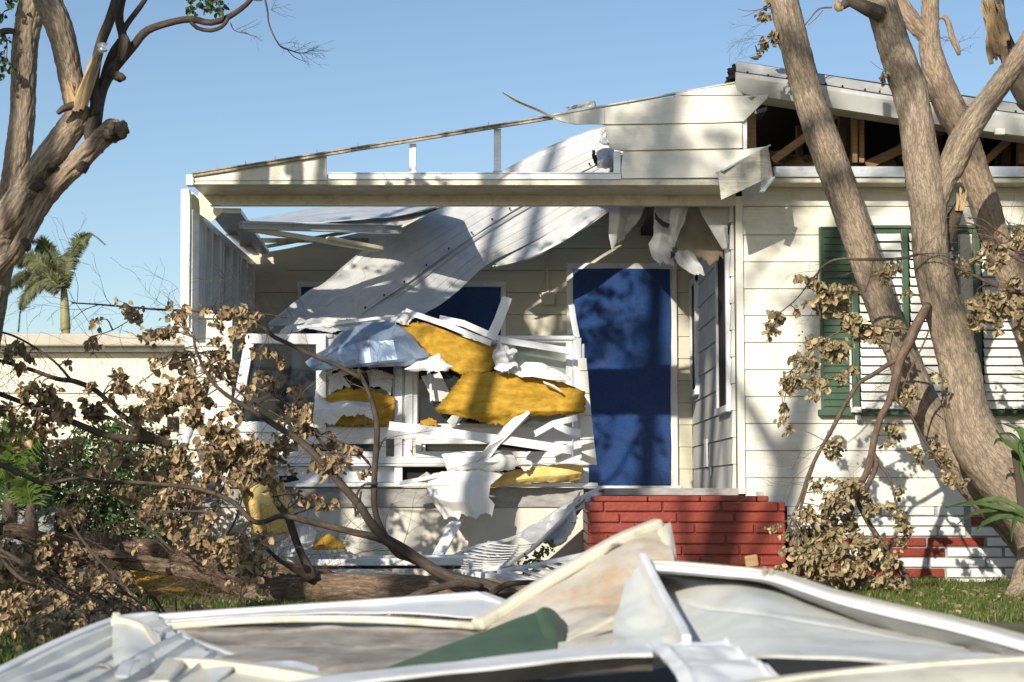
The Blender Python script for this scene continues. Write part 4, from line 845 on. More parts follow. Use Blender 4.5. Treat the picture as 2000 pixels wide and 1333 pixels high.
mb = patch([[tuple(q) for q in top[3:]], [(1040,1062,12.8),(1100,1020,13.0),(1150,985,13.2)], bot[2:5]], 30, 16, crumple=.012, cs=6, fold=.02)
mb.build('bent_skin', m_alum, lv, solid=.003, smooth=True)
mb = patch([[(1075,1010,13.0),(1115,985,13.05),(1135,960,13.1)],[(1060,1060,12.75),(1100,1055,12.75),(1122,1015,12.8)],[(1090,1062,12.7),(1108,1045,12.7),(1126,1010,12.75)]], 24, 20, crumple=.02, cs=8, fold=.03)
T(mb.build('metal_scrap', m_roofsheet, smooth=True, solid=.003), 'curled white sheet under the raised end of the slatted panel beside the stoop', 'metal scrap')
l2 = thing('louvre_panel', 'flat white slatted awning panel lying in the grass in front of the buckled one', 'awning panel', P(1050,1115,11.9))
mb = MB(); mb.bar(P(975,1118,12.1), P(1170,1078,12.5), .05, .03); mb.bar(P(870,1112,12.3), P(1060,1142,11.7), .08, .04); mb.bar(P(975,1116,12.1), P(1060,1140,11.7), .04,.03); mb.bar(P(1060,1140,11.7), P(1230,1095,12.1), .05, .03); mb.build('frame_rail', m_white, l2, bevel=.004)
mb = MB()
for k in range(7):
    t = k/7; a = P(985,1118,12.1).lerp(P(1170,1080,12.5), t); b = P(1060,1138,11.75).lerp(P(1230,1097,12.1), t); mb.bar(a, b, .06, .006)
mb.build('slats', m_white, l2)
def gboard(pts, w, h, lab, mt=m_white, nm='fallen_board', cat='board', grp='boards lying behind the fallen trunk'):
    q = MB(); 
    for a, b in zip(pts, pts[1:]): q.bar(P(*a), P(*b), w, h)
    return T(q.build(nm, mt, bevel=.004), lab, cat, grp)
gboard([(594,1101,12.45),(905,1096,12.5)], .10, .055, 'long white window rail lying on the ground between the trunk and the knee wall')
gboard([(602,1090,12.9),(700,1087,12.9)], .05, .03, 'short grey rail piece behind the long white window rail at its left end', mt=m_alum)
gboard([(706,1088,12.85),(990,1086,12.9)], .08, .02, 'thin pale rail lying behind the long white window rail towards its right end', mt=m_alum)
gboard([(600,1108,12.2),(900,1108,12.2)], .05, .02, 'dark timber batten under the front edge of the long white window rail', mt=m_dark)
mb = patch([[(605,1125,12.0),(680,1113,12.0),(760,1118,12.0),(850,1130,12.0)],[(605,1130,11.7),(680,1128,11.7),(760,1130,11.7),(850,1132,11.7)]], 30, 8, crumple=.006); T(mb.build('siding_piece', m_siding, solid=.008), 'pale curved siding piece lying just behind the fallen trunk', 'siding piece')
mb = patch([[(575,1035,12.7),(600,1025,12.6),(618,1040,12.7)],[(540,1075,12.4),(580,1070,12.2),(612,1060,12.4)],[(535,1090,12.3),(570,1090,12.2),(600,1080,12.3)]], 26, 20, crumple=.012, cs=7, rib=lambda v, u: .008*math.sin(v*30)); T(mb.build('metal_scrap', m_roofsheet, smooth=True, solid=.004), 'bent ribbed sheet corner propped at the knee wall behind the dead leaves', 'metal scrap')
gboard([(595,1080,12.7),(678,1078,12.7)], .05, .03, 'short white ledge board under the small yellow wedge')
mb = patch([[(0,995,12.6),(60,990,12.6),(110,985,12.6)],[(0,1040,12.3),(50,1040,12.3),(105,1030,12.3)],[(0,1075,11.8),(50,1068,11.9),(110,1050,12.0)]], 30, 20, crumple=.01, rib=lambda v, u: .006*math.sin(v*30)); T(mb.build('wall_sheet', m_greymetal, smooth=True, solid=.01), 'grey metal panel lying under the shrub at the far left', 'panel')
mb = patch([[(30,1105,11.2),(100,1100,11.2),(180,1120,11.2)],[(40,1130,10.9),(110,1140,10.9),(180,1140,10.9)]], 24, 10, crumple=.01); T(mb.build('wall_sheet', m_white, smooth=True, solid=.01), 'white panel piece lying in the shade under the fallen trunk', 'panel')
mb = patch([[(60,955,12.9),(85,945,12.8),(102,955,12.9)],[(62,985,12.7),(85,985,12.6),(102,982,12.7)]], 20, 14, crumple=.02, fold=.03); T(mb.build('white_sack', m_cloth, smooth=True, solid=.01), 'white crumpled sack at the foot of the shrub on the left', 'sack')
mb = patch([[(270,1172,10.7),(300,1180,10.7),(330,1188,10.6)],[(275,1185,10.5),(300,1192,10.5),(325,1195,10.5)]], 14, 8, crumple=.01, fold=.02); T(mb.build('white_scrap', m_cloth, solid=.004), 'white scrap at the front edge of the flat yellow batt', 'scrap')
mb = patch([[(395,1192,10.6),(415,1188,10.6),(436,1192,10.6)],[(392,1203,10.4),(415,1203,10.4),(436,1202,10.4)]], 14, 8, crumple=.02, fold=.03); T(mb.build('white_scrap', m_cloth, solid=.004), 'white scrap in the grass just above the long foreground rail', 'scrap')
mb = MB(); r = random.Random(12)
for i in range(260):
    x, y = r.choice([(r.uniform(760,860), r.uniform(1108,1122)), (r.uniform(420,900), r.uniform(1165,1180)), (r.uniform(830,1000), r.uniform(1140,1152))])
    Y = .66*FPX/(y-960); p = P(x, y, Y); p.z = ground_z(p.x, p.y)+.02; s = r.uniform(.005,.02); a = Vector((r.uniform(-1,1),r.uniform(-1,1),r.uniform(-.3,.6))).normalized(); mb.bar(p-a*s, p+a*s, s*1.2, .004)
tag(mb.build('plaster_crumbs', m_cloth), 'small white crumbs scattered in the grass around the trunk', 'crumbs', kind='stuff')
mb = MB(); mb.bar(P(1455,1098,12.3), P(1480,1094,12.3), .07, .08, up=(.3,0,1)); T(mb.build('wood_block', m_woodlit, bevel=.01), 'small tan wood block on the ground before the red stoop', 'block')
# white leaning scraps beyond left post
mb = MB(); mb.ppoly([(330,622),(384,612),(388,648),(346,662)], YF+.35, .02); mb.ppoly([(362,664),(376,662),(378,720),(364,722)], YF+.3, .02); T(mb.build('loose_trim', m_siding, bevel=.004), 'cream trim piece hanging loose outside the left porch corner', 'trim')
mb = patch([[(352,840,13.4),(366,838,13.3),(372,850,13.3)],[(340,900,13.2),(352,905,13.1),(362,890,13.2)]], 16, 10, crumple=.02, fold=.02); T(mb.build('metal_scrap', m_white, solid=.004), 'small bent white scrap beside the left porch corner above the leaves', 'metal scrap')
mb = patch([[(338,940,12.9),(352,928,12.8),(362,948,12.9)],[(320,985,12.7),(340,985,12.6),(352,975,12.7)]], 16, 10, crumple=.02, fold=.02); T(mb.build('metal_scrap', m_white, solid=.004), 'white bent flashing low behind the leaves left of the pale insulation tuft', 'metal scrap')

# ------------------------------------------------------------------ foreground wreckage (out of focus)
FG = 'bent metal roof panels heaped in the foreground'
def fg(name, label, cat='roof panel'): return thing(name, label, cat, P(1000,1300,4.6), FG)
def rim(mb, pts, w, h, n=40, up=(0,0,1)): return sweep(mb, [P(*q) for q in pts], w, h, up=up, n=n)
# left white ribbed panel
f = fg('fallen_roofing', 'wide white ribbed roof panel sloping out of the bottom left corner')
E = [(-120,1372,4.3),(0,1316,4.6),(110,1262,4.9),(225,1216,5.2),(300,1204,5.3)]
mb = patch([E, [(-60,1400,4.0),(60,1352,4.2),(160,1310,4.5),(250,1262,4.8),(330,1230,5.0)], [(0,1450,3.7),(120,1405,3.8),(230,1352,4.1),(300,1310,4.4),(380,1262,4.7)],[(60,1520,3.3),(220,1460,3.5),(340,1410,3.7),(400,1360,4.0),(460,1300,4.3)]], 90, 110, crumple=.008, cs=3, fold=.003, rib=lambda v, u: .018*sum(math.exp(-((v-c)/.009)**2) for c in (.12,.25,.38,.52,.66,.85)))
mb.build('ribbed_skin', m_panel, f, smooth=True, solid=.006)
mb = MB(); rim(mb, [(x, y-2, Y) for x, y, Y in E], .035, .022); mb.build('rolled_edge', m_white, f, bevel=.005, smooth=False)
# crumpled upright flap
mb = patch([[(222,1206,5.0),(250,1222,4.9),(290,1226,4.85),(312,1240,4.8)],[(220,1250,4.8),(250,1250,4.75),(290,1262,4.7),(318,1290,4.6)],[(222,1290,4.55),(255,1290,4.5),(290,1300,4.45),(330,1320,4.4)],[(240,1345,4.2),(270,1345,4.2),(310,1350,4.2),(360,1350,4.2)]], 40, 40, crumple=.006, cs=4, fold=.006)
T(mb.build('metal_flap', m_panel, smooth=True, solid=.004), 'crumpled upright white flap with a pointed tip at the left end of the long trough', 'metal flap', FG)
mb = MB(); rim(mb, [(224,1206,4.98),(232,1216,4.96),(262,1224,4.9),(285,1236,4.85),(300,1262,4.75),(320,1290,4.65),(328,1305,4.6)], .02, .035); T(mb.build('bent_rail', m_creampanel, bevel=.005), 'bent cream edge rail curling down the crumpled upright flap', 'rail', FG)
# long trough: rails and underside
f = fg('fallen_roofing', 'long trough shaped panel with bright rails running across the lower left to centre')
A = [(298,1207,5.35),(450,1196,5.4),(600,1186,5.45),(800,1172,5.5),(938,1162,5.55)]
mb = MB(); rim(mb, A, .05, .02); rim(mb, [(938,1162,5.55),(985,1180,5.4),(1003,1190,5.3)], .04, .018, 10); mb.build('top_rail', m_white, f, bevel=.006)
Bm = [(250,1225,5.2),(330,1226,5.2),(500,1214,5.2),(700,1212,5.15),(880,1222,5.1),(935,1226,5.05)]
mb = patch([[(x, y+3, Y) for x, y, Y in A] + [(1000,1188,5.3)], [(298,1216,5.25),(450,1206,5.25),(620,1198,5.3),(800,1198,5.3),(900,1205,5.25),(960,1210,5.2)]], 60, 12, crumple=.004); mb.build('inner_face', m_white, f, smooth=True, solid=.005)
mb = MB(); rim(mb, [(x, y-3, Y) for x, y, Y in Bm], .045, .02); mb.build('lower_lip', m_creampanel, f, bevel=.006)
mb = patch([[(300,1230,5.25),(500,1222,5.25),(700,1222,5.25),(900,1232,5.15),(1010,1238,5.0)],[(280,1262,5.0),(500,1252,5.0),(700,1250,5.0),(900,1252,4.9),(1000,1248,4.8)],[(290,1310,4.6),(500,1292,4.6),(700,1285,4.6),(860,1285,4.6),(960,1262,4.6)],[(300,1400,4.0),(500,1380,4.1),(700,1370,4.1),(860,1350,4.2),(940,1300,4.3)]], 100, 90, crumple=.016, cs=3, fold=.006, rib=lambda v, u: .008*sum(math.exp(-((v-c-.03*math.sin(u*5+c*9))/.010)**2) for c in (.2,.47,.8)))
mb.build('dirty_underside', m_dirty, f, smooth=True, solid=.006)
mb = MB(); rim(mb, [(352,1236,4.95),(372,1252,4.9),(430,1272,4.8),(490,1294,4.7),(560,1310,4.6),(640,1330,4.4)], .022, .018); T(mb.build('white_rod', m_roofsheet, bevel=.004), 'thin white rod lying in the dirty trough at the lower left', 'rod', FG)
mb = MB(); mb.bar(P(300,1262,4.75), P(322,1228,4.98), .018, .018); T(mb.build('short_prop', m_creampanel, bevel=.005), 'short cream prop leaning between the flap and the trough lip', 'prop', FG)
mb = patch([[(352,1248,4.85),(400,1262,4.8),(450,1282,4.7),(500,1300,4.6)],[(345,1275,4.7),(400,1300,4.6),(450,1310,4.5),(500,1315,4.5)]], 24, 12, crumple=.01); T(mb.build('metal_scrap', m_greymetal, smooth=True, solid=.004), 'grey bent scrap below the thin white rod in the trough', 'metal scrap', FG)
mb = patch([[(440,1300,4.5),(520,1296,4.5),(600,1300,4.45),(622,1306,4.4)],[(430,1345,4.1),(520,1345,4.1),(600,1350,4.1),(640,1350,4.1)]], 24, 14, crumple=.01, fold=.01); T(mb.build('metal_flap', m_white, smooth=True, solid=.004), 'smooth white flap lying flat at the bottom edge left of the centre', 'metal flap', FG)
mb = MB(); v = [P(310,1345,4.1), P(344,1298,4.4), P(430,1302,4.35), P(560,1320,4.2), P(700,1345,4.0)]
for a, b in zip(v, v[1:]): mb.bar(a, b, .05, .035)
mb2 = patch([[(344,1304,4.38),(430,1308,4.33),(560,1325,4.2),(700,1350,4.0)],[(320,1370,3.9),(430,1370,3.9),(560,1380,3.9),(700,1390,3.8)]], 20, 8); 
f = fg('metal_angle', 'cream angled frame corner rising from the bottom edge at the lower left', 'frame'); mb.build('frame_rail', m_creampanel, f, bevel=.006); mb2.build('frame_panel', m_creampanel, f, solid=.005)
# rust stained panel
f = fg('fallen_roofing', 'rust stained cream panel whose thick rail rises to the highest point of the foreground heap')
Rr = [(930,1222,4.95),(980,1194,5.0),(1050,1148,5.05),(1130,1100,5.1),(1210,1055,5.15),(1290,1022,5.2)]
mb = MB(); rim(mb, Rr, .05, .032); mb.build('top_rail', m_creampanel, f, bevel=.01)
mb = patch([[(930,1226,5.0),(1010,1180,5.05),(1100,1126,5.1),(1200,1070,5.15),(1300,1024,5.2)],[(960,1245,4.9),(1030,1215,4.9),(1110,1170,4.95),(1205,1110,5.0),(1308,1060,5.1)],[(1040,1265,4.7),(1090,1240,4.75),(1150,1200,4.8),(1215,1160,4.9),(1318,1100,5.0)],[(1090,1275,4.5),(1140,1262,4.5),(1190,1240,4.6),(1250,1210,4.7),(1320,1160,4.8)]], 60, 50, crumple=.012, cs=4, fold=.012)
mb.build('stained_face', m_rusty, f, smooth=True, solid=.006)
mb = patch([[(1284,1018,5.22),(1300,1026,5.2),(1308,1022,5.22)],[(1285,1060,5.12),(1305,1060,5.1),(1315,1060,5.12)],[(1270,1120,5.0),(1300,1120,5.0),(1322,1115,5.02)]], 20, 12, crumple=.004); mb.build('folded_end', m_creampanel, f, smooth=True, solid=.01)
mb = MB(); rim(mb, [(1092,1268,4.55),(1150,1240,4.6),(1205,1212,4.65)], .03, .03, 12); mb.build('lower_rail', m_creampanel, f, bevel=.006)
# green sheet
f = fg('green_sheet', 'dark green sheet with a curled end in the middle of the foreground heap', 'sheet metal')
mb = patch([[(720,1322,4.3),(840,1276,4.45),(960,1230,4.6),(1050,1198,4.75)],[(740,1335,4.2),(860,1300,4.3),(980,1262,4.45),(1075,1235,4.6)],[(760,1360,4.1),(880,1330,4.15),(990,1295,4.3),(1090,1270,4.4)]], 50, 24, crumple=.008, cs=4); mb.build('flat_part', m_greendull, f, smooth=True, solid=.005)
mb = patch([[(1040,1204,4.72),(1060,1188,4.75),(1080,1194,4.75),(1096,1212,4.72)],[(1045,1230,4.65),(1062,1222,4.6),(1085,1225,4.58),(1102,1236,4.62)],[(1055,1262,4.5),(1070,1262,4.48),(1085,1262,4.48),(1100,1256,4.5)]], 20, 20, crumple=.006); mb.build('curled_end', m_greendull, f, smooth=True, solid=.005)
# cream pieces behind the channel
mb = patch([[(1090,1258,4.45),(1150,1248,4.5),(1215,1235,4.6)],[(1090,1275,4.35),(1150,1272,4.35),(1230,1270,4.35)]], 16, 8); T(mb.build('cream_offcut', m_creampanel, smooth=True, solid=.006), 'cream offcut between the rust stained panel and the front channel', 'offcut', FG)
# big right panel
f = fg('fallen_roofing', 'large pale grey panel with a raised curved rim filling the lower right')
Rt = [(1262,1098,4.75),(1330,1102,4.72),(1420,1110,4.68),(1497,1118,4.65),(1570,1140,4.5),(1640,1162,4.4),(1740,1186,4.25),(1860,1212,4.1),(2000,1250,3.9),(2200,1310,3.6)]
def wband(x): return 5 + 80*max(0, min(1, (x-1460)/540))
lip = [(x, y+16+6*max(0,min(1,(x-1500)/400)), Y-.06) for x, y, Y in Rt]
und = [(x, y+wband(x), Y+.22) for x, y, Y in lip]
mb = patch([Rt, [(x, y+6, Y-.05) for x, y, Y in Rt], lip], 90, 8); mb.build('rim_face', m_white, f, smooth=True, solid=.006)
mb = patch([[(x,y+2,Y+.012) for x,y,Y in lip], und], 90, 8); mb.build('rim_underside', m_greymetal, f, smooth=True, solid=.004)  # greyer than the white rim, the shade below it put into the colour
mb = MB(); rim(mb, Rt, .05, .012, 90); mb.build('rim_top', m_creampanel, f, bevel=.003)
mb = patch([[(x, y-1, Y+.012) for x, y, Y in und], [(1296,1140,4.95),(1380,1156,4.7),(1460,1162,4.55),(1540,1182,4.5),(1640,1208,4.4),(1740,1236,4.3),(1860,1266,4.15),(1960,1284,4.05),(2060,1320,3.9),(2200,1380,3.7)],
            [(1322,1205,4.62),(1400,1222,4.4),(1480,1228,4.25),(1560,1236,4.2),(1660,1248,4.15),(1760,1266,4.05),(1880,1280,3.95),(1980,1292,3.85),(2080,1330,3.75),(2200,1390,3.6)],
            [(1345,1262,4.4),(1420,1276,4.15),(1500,1282,4.0),(1580,1288,3.95),(1680,1292,3.9),(1780,1296,3.85),(1900,1298,3.8),(2000,1304,3.75),(2100,1345,3.7),(2200,1400,3.5)]], 120, 70, crumple=.005, cs=2.5, fold=.008, rib=lambda v, u: -.006*math.exp(-((v-.52)/.01)**2))
mb.build('panel_face', m_panel, f, smooth=True, solid=.008)
mb = patch([[(1262,1100,4.73),(1292,1165,4.5),(1332,1235,4.2),(1342,1262,4.08)],[(1272,1104,4.95),(1304,1160,4.86),(1336,1232,4.55),(1346,1262,4.4)]], 30, 8, crumple=.003); mb.build('side_return', m_white, f, smooth=True, solid=.006)
mb = MB(); rim(mb, [(1256,1096,4.72),(1290,1165,4.5),(1330,1235,4.2),(1342,1262,4.08)], .05, .022, 20, up=(1,0,0)); mb.build('side_rim', m_white, f, bevel=.006)
mb = MB(); p = P(1492,1110,4.6); mb.box(p.x-.004, p.x+.004, p.y-.01, p.y, p.z-.02, p.z+.004); p = P(1505,1113,4.59); mb.box(p.x-.004, p.x+.004, p.y-.01, p.y, p.z-.02, p.z+.004); mb.build('clip', m_rail, f)
mb = patch([[(1222,1140,4.8),(1250,1112,4.8),(1262,1110,4.78)],[(1200,1215,4.5),(1255,1205,4.5),(1300,1200,4.5)],[(1195,1262,4.3),(1260,1265,4.3),(1335,1268,4.2)]], 30, 24, crumple=.006, fold=.008); T(mb.build('metal_flap', m_panel, smooth=True, solid=.006), 'plain pale triangular flap between the rust stained panel and the large grey panel', 'metal flap', FG)
# front channel
f = fg('channel_rail', 'wide white channel running along the bottom edge and bending down at its right end', 'channel')
C1 = [(440,1352,3.9),(560,1335,3.95),(760,1310,4.0),(1000,1283,4.05),(1180,1264,4.1),(1275,1262,4.1)]
mb = patch([C1, [(x, y+18, Y-.12) for x, y, Y in C1]], 60, 8, crumple=.003); mb.build('channel_face', m_white, f, smooth=True, solid=.008)
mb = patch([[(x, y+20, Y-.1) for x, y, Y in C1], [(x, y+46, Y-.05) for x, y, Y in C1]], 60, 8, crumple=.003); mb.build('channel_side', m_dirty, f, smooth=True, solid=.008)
mb = patch([[(1262,1256,4.1),(1330,1256,4.1),(1400,1256,4.1),(1430,1262,4.05)],[(1300,1300,3.9),(1370,1285,3.92),(1440,1285,3.9),(1480,1292,3.85)],[(1340,1350,3.6),(1420,1345,3.6),(1500,1345,3.6),(1560,1350,3.6)]], 40, 40, crumple=.01, fold=.012, rib=lambda v, u: .008*math.exp(-((u-.85)/.03)**2)+.006*math.exp(-((u-.1)/.03)**2)); mb.build('bent_end', m_white, f, smooth=True, solid=.008)
# lower right cream strip
f = fg('cream_strip', 'glossy cream strip crossing the bottom right corner', 'strip')
mb = patch([[(1430,1345,3.55),(1600,1322,3.6),(1800,1302,3.6),(2010,1290,3.6),(2200,1280,3.6)],[(1430,1365,3.45),(1600,1345,3.5),(1800,1328,3.5),(2010,1316,3.5),(2200,1310,3.5)],[(1430,1400,3.4),(1600,1390,3.4),(1800,1380,3.4),(2010,1370,3.4),(2200,1360,3.4)]], 50, 14, crumple=.003); mb.build('strip_face', m_creampanel, f, smooth=True, solid=.008)
mb = MB(); rim(mb, [(1430,1343,3.55),(1600,1320,3.6),(1800,1300,3.6),(2010,1288,3.6),(2200,1278,3.6)], .04, .014); mb.build('strip_rail', m_creampanel, f, bevel=.006)
mb = patch([[(-300,1420,5.2),(500,1300,6.0),(1200,1290,6.2),(2300,1300,6.0)],[(-300,1600,3.2),(500,1600,3.2),(1200,1600,3.2),(2300,1600,3.2)]], 60, 20, crumple=.02, cs=2)  # black sheet added so the gaps under the heap read as deep shade
T(mb.build('heap_shade_sheet', m_dark, smooth=True, solid=.006), 'added black sheet standing for the deep shade under the foreground panels', 'shade sheet', FG)
mb = patch([[(500,1188,6.3),(540,1196,6.2),(600,1200,6.0)],[(500,1204,6.1),(540,1208,6.0),(590,1210,5.9)]], 14, 6); T(mb.build('rail_stub', m_creampanel, solid=.01), 'short cream rail stub poking up behind the long trough rail', 'rail', FG)

# small torn and bent bits thrown over the heap
r = random.Random(55)
bits = [('metal_shard','pointed bluish shard at the very bottom left of the heap',(238,1322,4.2),(262,1290,4.35),m_alum),('wire_end','thin wire end curling over the ribbed white panel',(190,1300,4.5),(232,1318,4.35),m_rail),
 ('metal_shard','narrow pale shard behind the green sheet',(1098,1250,4.6),(1180,1225,4.7),m_creampanel),('screw_strip','short rusty screw strip on the thick cream rail',(1180,1082,5.1),(1215,1064,5.12),m_rail)]
for n_, lab, a, b, mt in bits:
    A, B = P(*a), P(*b); mid = A.lerp(B,.5) + Vector((0,-.01,.012)); mb = MB(); w = .008 if n_ in ('wire_end','screw_strip') else .03
    sweep(mb, [A, mid, B], w, .006, n=10); T(mb.build(n_, mt), lab, n_.replace('_',' '), FG)
# ------------------------------------------------------------------ vegetation helpers
def leaf(mb, p, d, n, L, w, curl, r):
    d = d.normalized(); s = d.cross(n)
    if s.length < 1e-3: s = d.orthogonal()
    s.normalize(); n = s.cross(d).normalized(); cup = curl
    def q(a, b, h): return p + d*L*a + s*w*b + n*h*L
    k = r.uniform(.1, .5)*cup; tip = r.uniform(-.5, .5)*cup
    vs = [q(0,0,0), q(.35,0,-.05*cup), q(.3,.5,k), q(.3,-.5,k*r.uniform(.4,1.4)), q(.72,0,-.02*cup+tip*.4), q(.7,.42,k*.9+tip*.5), q(.7,-.42,k*.7+tip*.5), q(1,0,tip)]
    mb.add(vs, [(0,2,1),(0,1,3),(1,2,5,4),(3,1,4,6),(5,7,4),(4,7,6)])
def rv(r): return Vector((r.gauss(0,1), r.gauss(0,1), r.gauss(0,1)))
def cluster(tw, lf, anchors, C, spread, n, r, L=.048, droop=1.0, mx=1.1, tr=.0045):
    """a leafy spray at C joined by a twig to the nearest limb"""
    B = min(anchors, key=lambda a: (a-C).length + max(0, C.z - a.z)*.2) if anchors else C + Vector((0,0,.2))
    D = (B-C).length
    if D > mx: B = C + (B-C).normalized()*min(mx, D)
    if D > .03:
        mid = B.lerp(C, .55) + Vector((r.uniform(-.04,.04), r.uniform(-.04,.04), .10*min(1,D)*r.uniform(.3,1.4)))
        tube(tw, [V4(*B, tr+.001), V4(*mid, tr*.8), V4(*C, tr*.5)], 4, 0, .05, cap=False)
    else: mid = C + Vector((0,0,.05))
    for k in range(max(2, n//6)):
        a = mid.lerp(C, r.uniform(.35, 1)); e = C + Vector((r.gauss(0,1)*spread, r.gauss(0,1)*spread*.9, r.gauss(0,1)*spread*.8 - spread*.2))
        m_ = a.lerp(e, .5) + rv(r)*spread*.12
        tube(tw, [V4(*a, .0022), V4(*m_, .0018), V4(*e, .001)], 3, 0, .05, cap=False)
        for j in range(6):
            t = r.uniform(.3, 1.05); p = a.lerp(m_, t*2) if t < .5 else m_.lerp(e, t*2-1)
            p = p + rv(r)*.012
            d = Vector((r.gauss(0,.6), r.gauss(0,.6), -droop*abs(r.gauss(.8,.5)) + (r.gauss(0,.5) if droop < .5 else 0))); nn = Vector((r.gauss(0,.7), -1+r.gauss(0,.6), r.gauss(0,.6)))
            l = L*r.uniform(.4, 1.4); leaf(lf, p, d, nn, l, l*r.uniform(.5,.85), 1.0, r)
def bare(tw, start, d, L, r, rad=.003, depth=2):
    pts = [V4(*start, rad)]; p = start.copy(); dd = d.normalized(); n = 4
    for i in range(n):
        dd = (dd + rv(r)*.22 + Vector((0,0,-.03))).normalized(); p = p + dd*L/n; pts.append(V4(*p, rad*(1-.8*(i+1)/n)))
        if depth and r.random() < .8: bare(tw, p, (dd + rv(r)*.5), L*.5, r, rad*.55, depth-1)
    tube(tw, pts, 3 if rad < .003 else 4, 0, .06, cap=False)

class Tree:
    def __init__(s, name, label, loc, cat='tree'):
        s.o = thing(name, label, cat, loc); s.an = []
    def limbs(s, name, lst, mt, seg=16, gnarl=.07, step=.04, Y=None, label=None, use=True):
        if name in ('knot', 'side_limb') and len(lst) > 1:
            for l in lst: s.limbs(name, [l], mt, seg, gnarl, step, Y)
            return
        fat = mt in (m_bark, m_barkpink, m_fallbark) and max(q[-1] for l in lst for q in l) > 15
        if fat: seg, step = 72, .014
        mb = MB()
        for l in lst:
            c = tube(mb, ppts(l, Y), seg, gnarl, step, furrow=.006 if fat else 0)
            if use: s.an += c
        o = mb.build(name, mt, s.o, smooth=True)
        if label: o['label'] = label
        return o

# ---- left standing tree
lt = Tree('broken_tree', 'many stemmed rough barked tree with snapped limbs at the upper left', P(-120,1250,10.4))
lt.o.location.z = 0
TL = 10.4
lt.limbs('trunk', [[(-70,1340,10.5,48),(-60,900,10.5,44),(-45,700,10.5,42),(-22,560,10.5,40),(2,462,10.5,37),(30,410,10.4,34),(58,365,10.4,31),(98,305,10.3,28),(140,248,10.3,27),(162,205,10.3,24)]], m_bark)
lt.limbs('trunk_stem', [[(-22,560,10.6,30),(-4,500,10.65,27),(18,400,10.7,25),(32,320,10.7,25),(44,230,10.7,25),(46,150,10.7,25),(50,80,10.7,26),(64,0,10.7,27),(75,-90,10.7,26),(80,-200,10.7,22)]], m_bark)
lt.limbs('trunk_limb', [[(150,225,10.3,18),(146,190,10.3,24),(136,140,10.3,25),(126,90,10.25,26),(112,45,10.2,27),(92,0,10.2,28),(70,-60,10.2,26),(40,-160,10.2,22)]], m_bark)
lt.limbs('burl', [[(222,258,10.2,16),(236,252,10.18,17),(240,250,10.16,9)]], m_darkbark, gnarl=.6, step=.012, seg=24)
lt.limbs('trunk_limb', [[(-30,575,10.55,20),(-5,530,10.4,19),(30,492,10.35,16),(60,440,10.3,16),(85,395,10.3,18),(112,358,10.3,21),(150,320,10.3,22),(180,290,10.3,21),(206,264,10.3,22),(222,256,10.27,22),(234,254,10.25,17)]], m_barkpink, gnarl=.22)
lt.limbs('branch', [[(190,300,10.3,14),(180,262,10.3,17),(186,225,10.3,15),(196,180,10.35,13),(215,145,10.35,11),(232,122,10.35,10),(262,88,10.35,8.5),(285,62,10.4,8),(320,48,10.4,7.5),(370,38,10.45,7),(410,45,10.45,6.5),(445,34,10.5,6),(480,10,10.5,5),(500,-15,10.5,4.5)],
    [(198,182,10.35,9),(208,140,10.4,9),(222,105,10.4,10),(236,85,10.4,11),(240,72,10.4,9),(232,30,10.4,9),(240,-20,10.4,9),(246,-80,10.4,8)],[(236,70,10.4,7),(250,45,10.4,6),(280,5,10.4,5),(300,-30,10.4,4)],
    [(186,225,10.25,8),(184,150,10.3,10),(195,90,10.3,10),(214,40,10.3,10),(228,-10,10.3,9),(235,-80,10.3,8)],
    [(370,40,10.45,4),(385,55,10.45,4),(412,60,10.45,4.5),(434,52,10.45,4),(446,36,10.45,3.5)],[(432,42,10.45,3),(436,28,10.45,2.5),(425,5,10.45,2),(420,-10,10.45,2)]], m_darkbark, seg=12, gnarl=.12)  # rougher dark bark, with the shade on these limbs put into its colour
lt.limbs('knot', [[(236,122,10.3,7),(244,84,10.3,11),(238,70,10.3,8)],[(216,146,10.3,8),(236,152,10.25,10),(238,158,10.25,4)],[(150,205,10.2,9),(125,212,10.15,7),(112,222,10.15,4)],[(88,318,10.3,8),(98,328,10.25,9),(104,322,10.2,6)],[(154,322,10.2,10),(164,330,10.2,10),(170,318,10.2,8)],[(45,468,10.2,7),(54,480,10.2,8),(50,490,10.2,4)],[(205,262,10.2,14),(228,262,10.2,13),(236,256,10.2,9)],[(70,358,10.2,16),(80,370,10.2,10)]], m_darkbark, gnarl=.3, step=.02)
mb = MB(); r = random.Random(5)
for i in range(34):
    bx = 150 + r.uniform(-8, 16); by = 212 + r.uniform(-12, 6); tx = r.uniform(172, 200); ty = 92 + (200-tx)*1.0 + r.uniform(-8, 25)
    if r.random() < .45: bx, by, tx, ty = 140+r.uniform(-8,10), 205+r.uniform(-5,8), 134+r.uniform(-10,18), 165+r.uniform(-15,15)
    Y = 10.2 + r.uniform(-.02,.05); tube(mb, ppts([(bx,by,r.uniform(3,7)),((bx+tx)/2+r.uniform(-2,2),(by+ty)/2,r.uniform(3,7)),(tx,ty,.4)], Y), 5, .15, .05)
o = mb.build('splintered_stub', m_split, lt.o); o['label'] = 'pale splintered wood of the snapped limb'
mb = patch([[(193,88,10.15),(200,86,10.12),(206,90,10.15)],[(192,96,10.12),(200,98,10.08),(212,98,10.12)],[(196,106,10.15),(202,104,10.12),(206,100,10.15)]], 14, 14, crumple=.02, fold=.04, ragged=.01)
T(mb.build('plastic_scrap', m_alum, solid=.002), 'clear crumpled plastic scrap caught on the snapped limb of the left tree', 'plastic scrap')
tw, lf = MB(), MB(); r = random.Random(3)
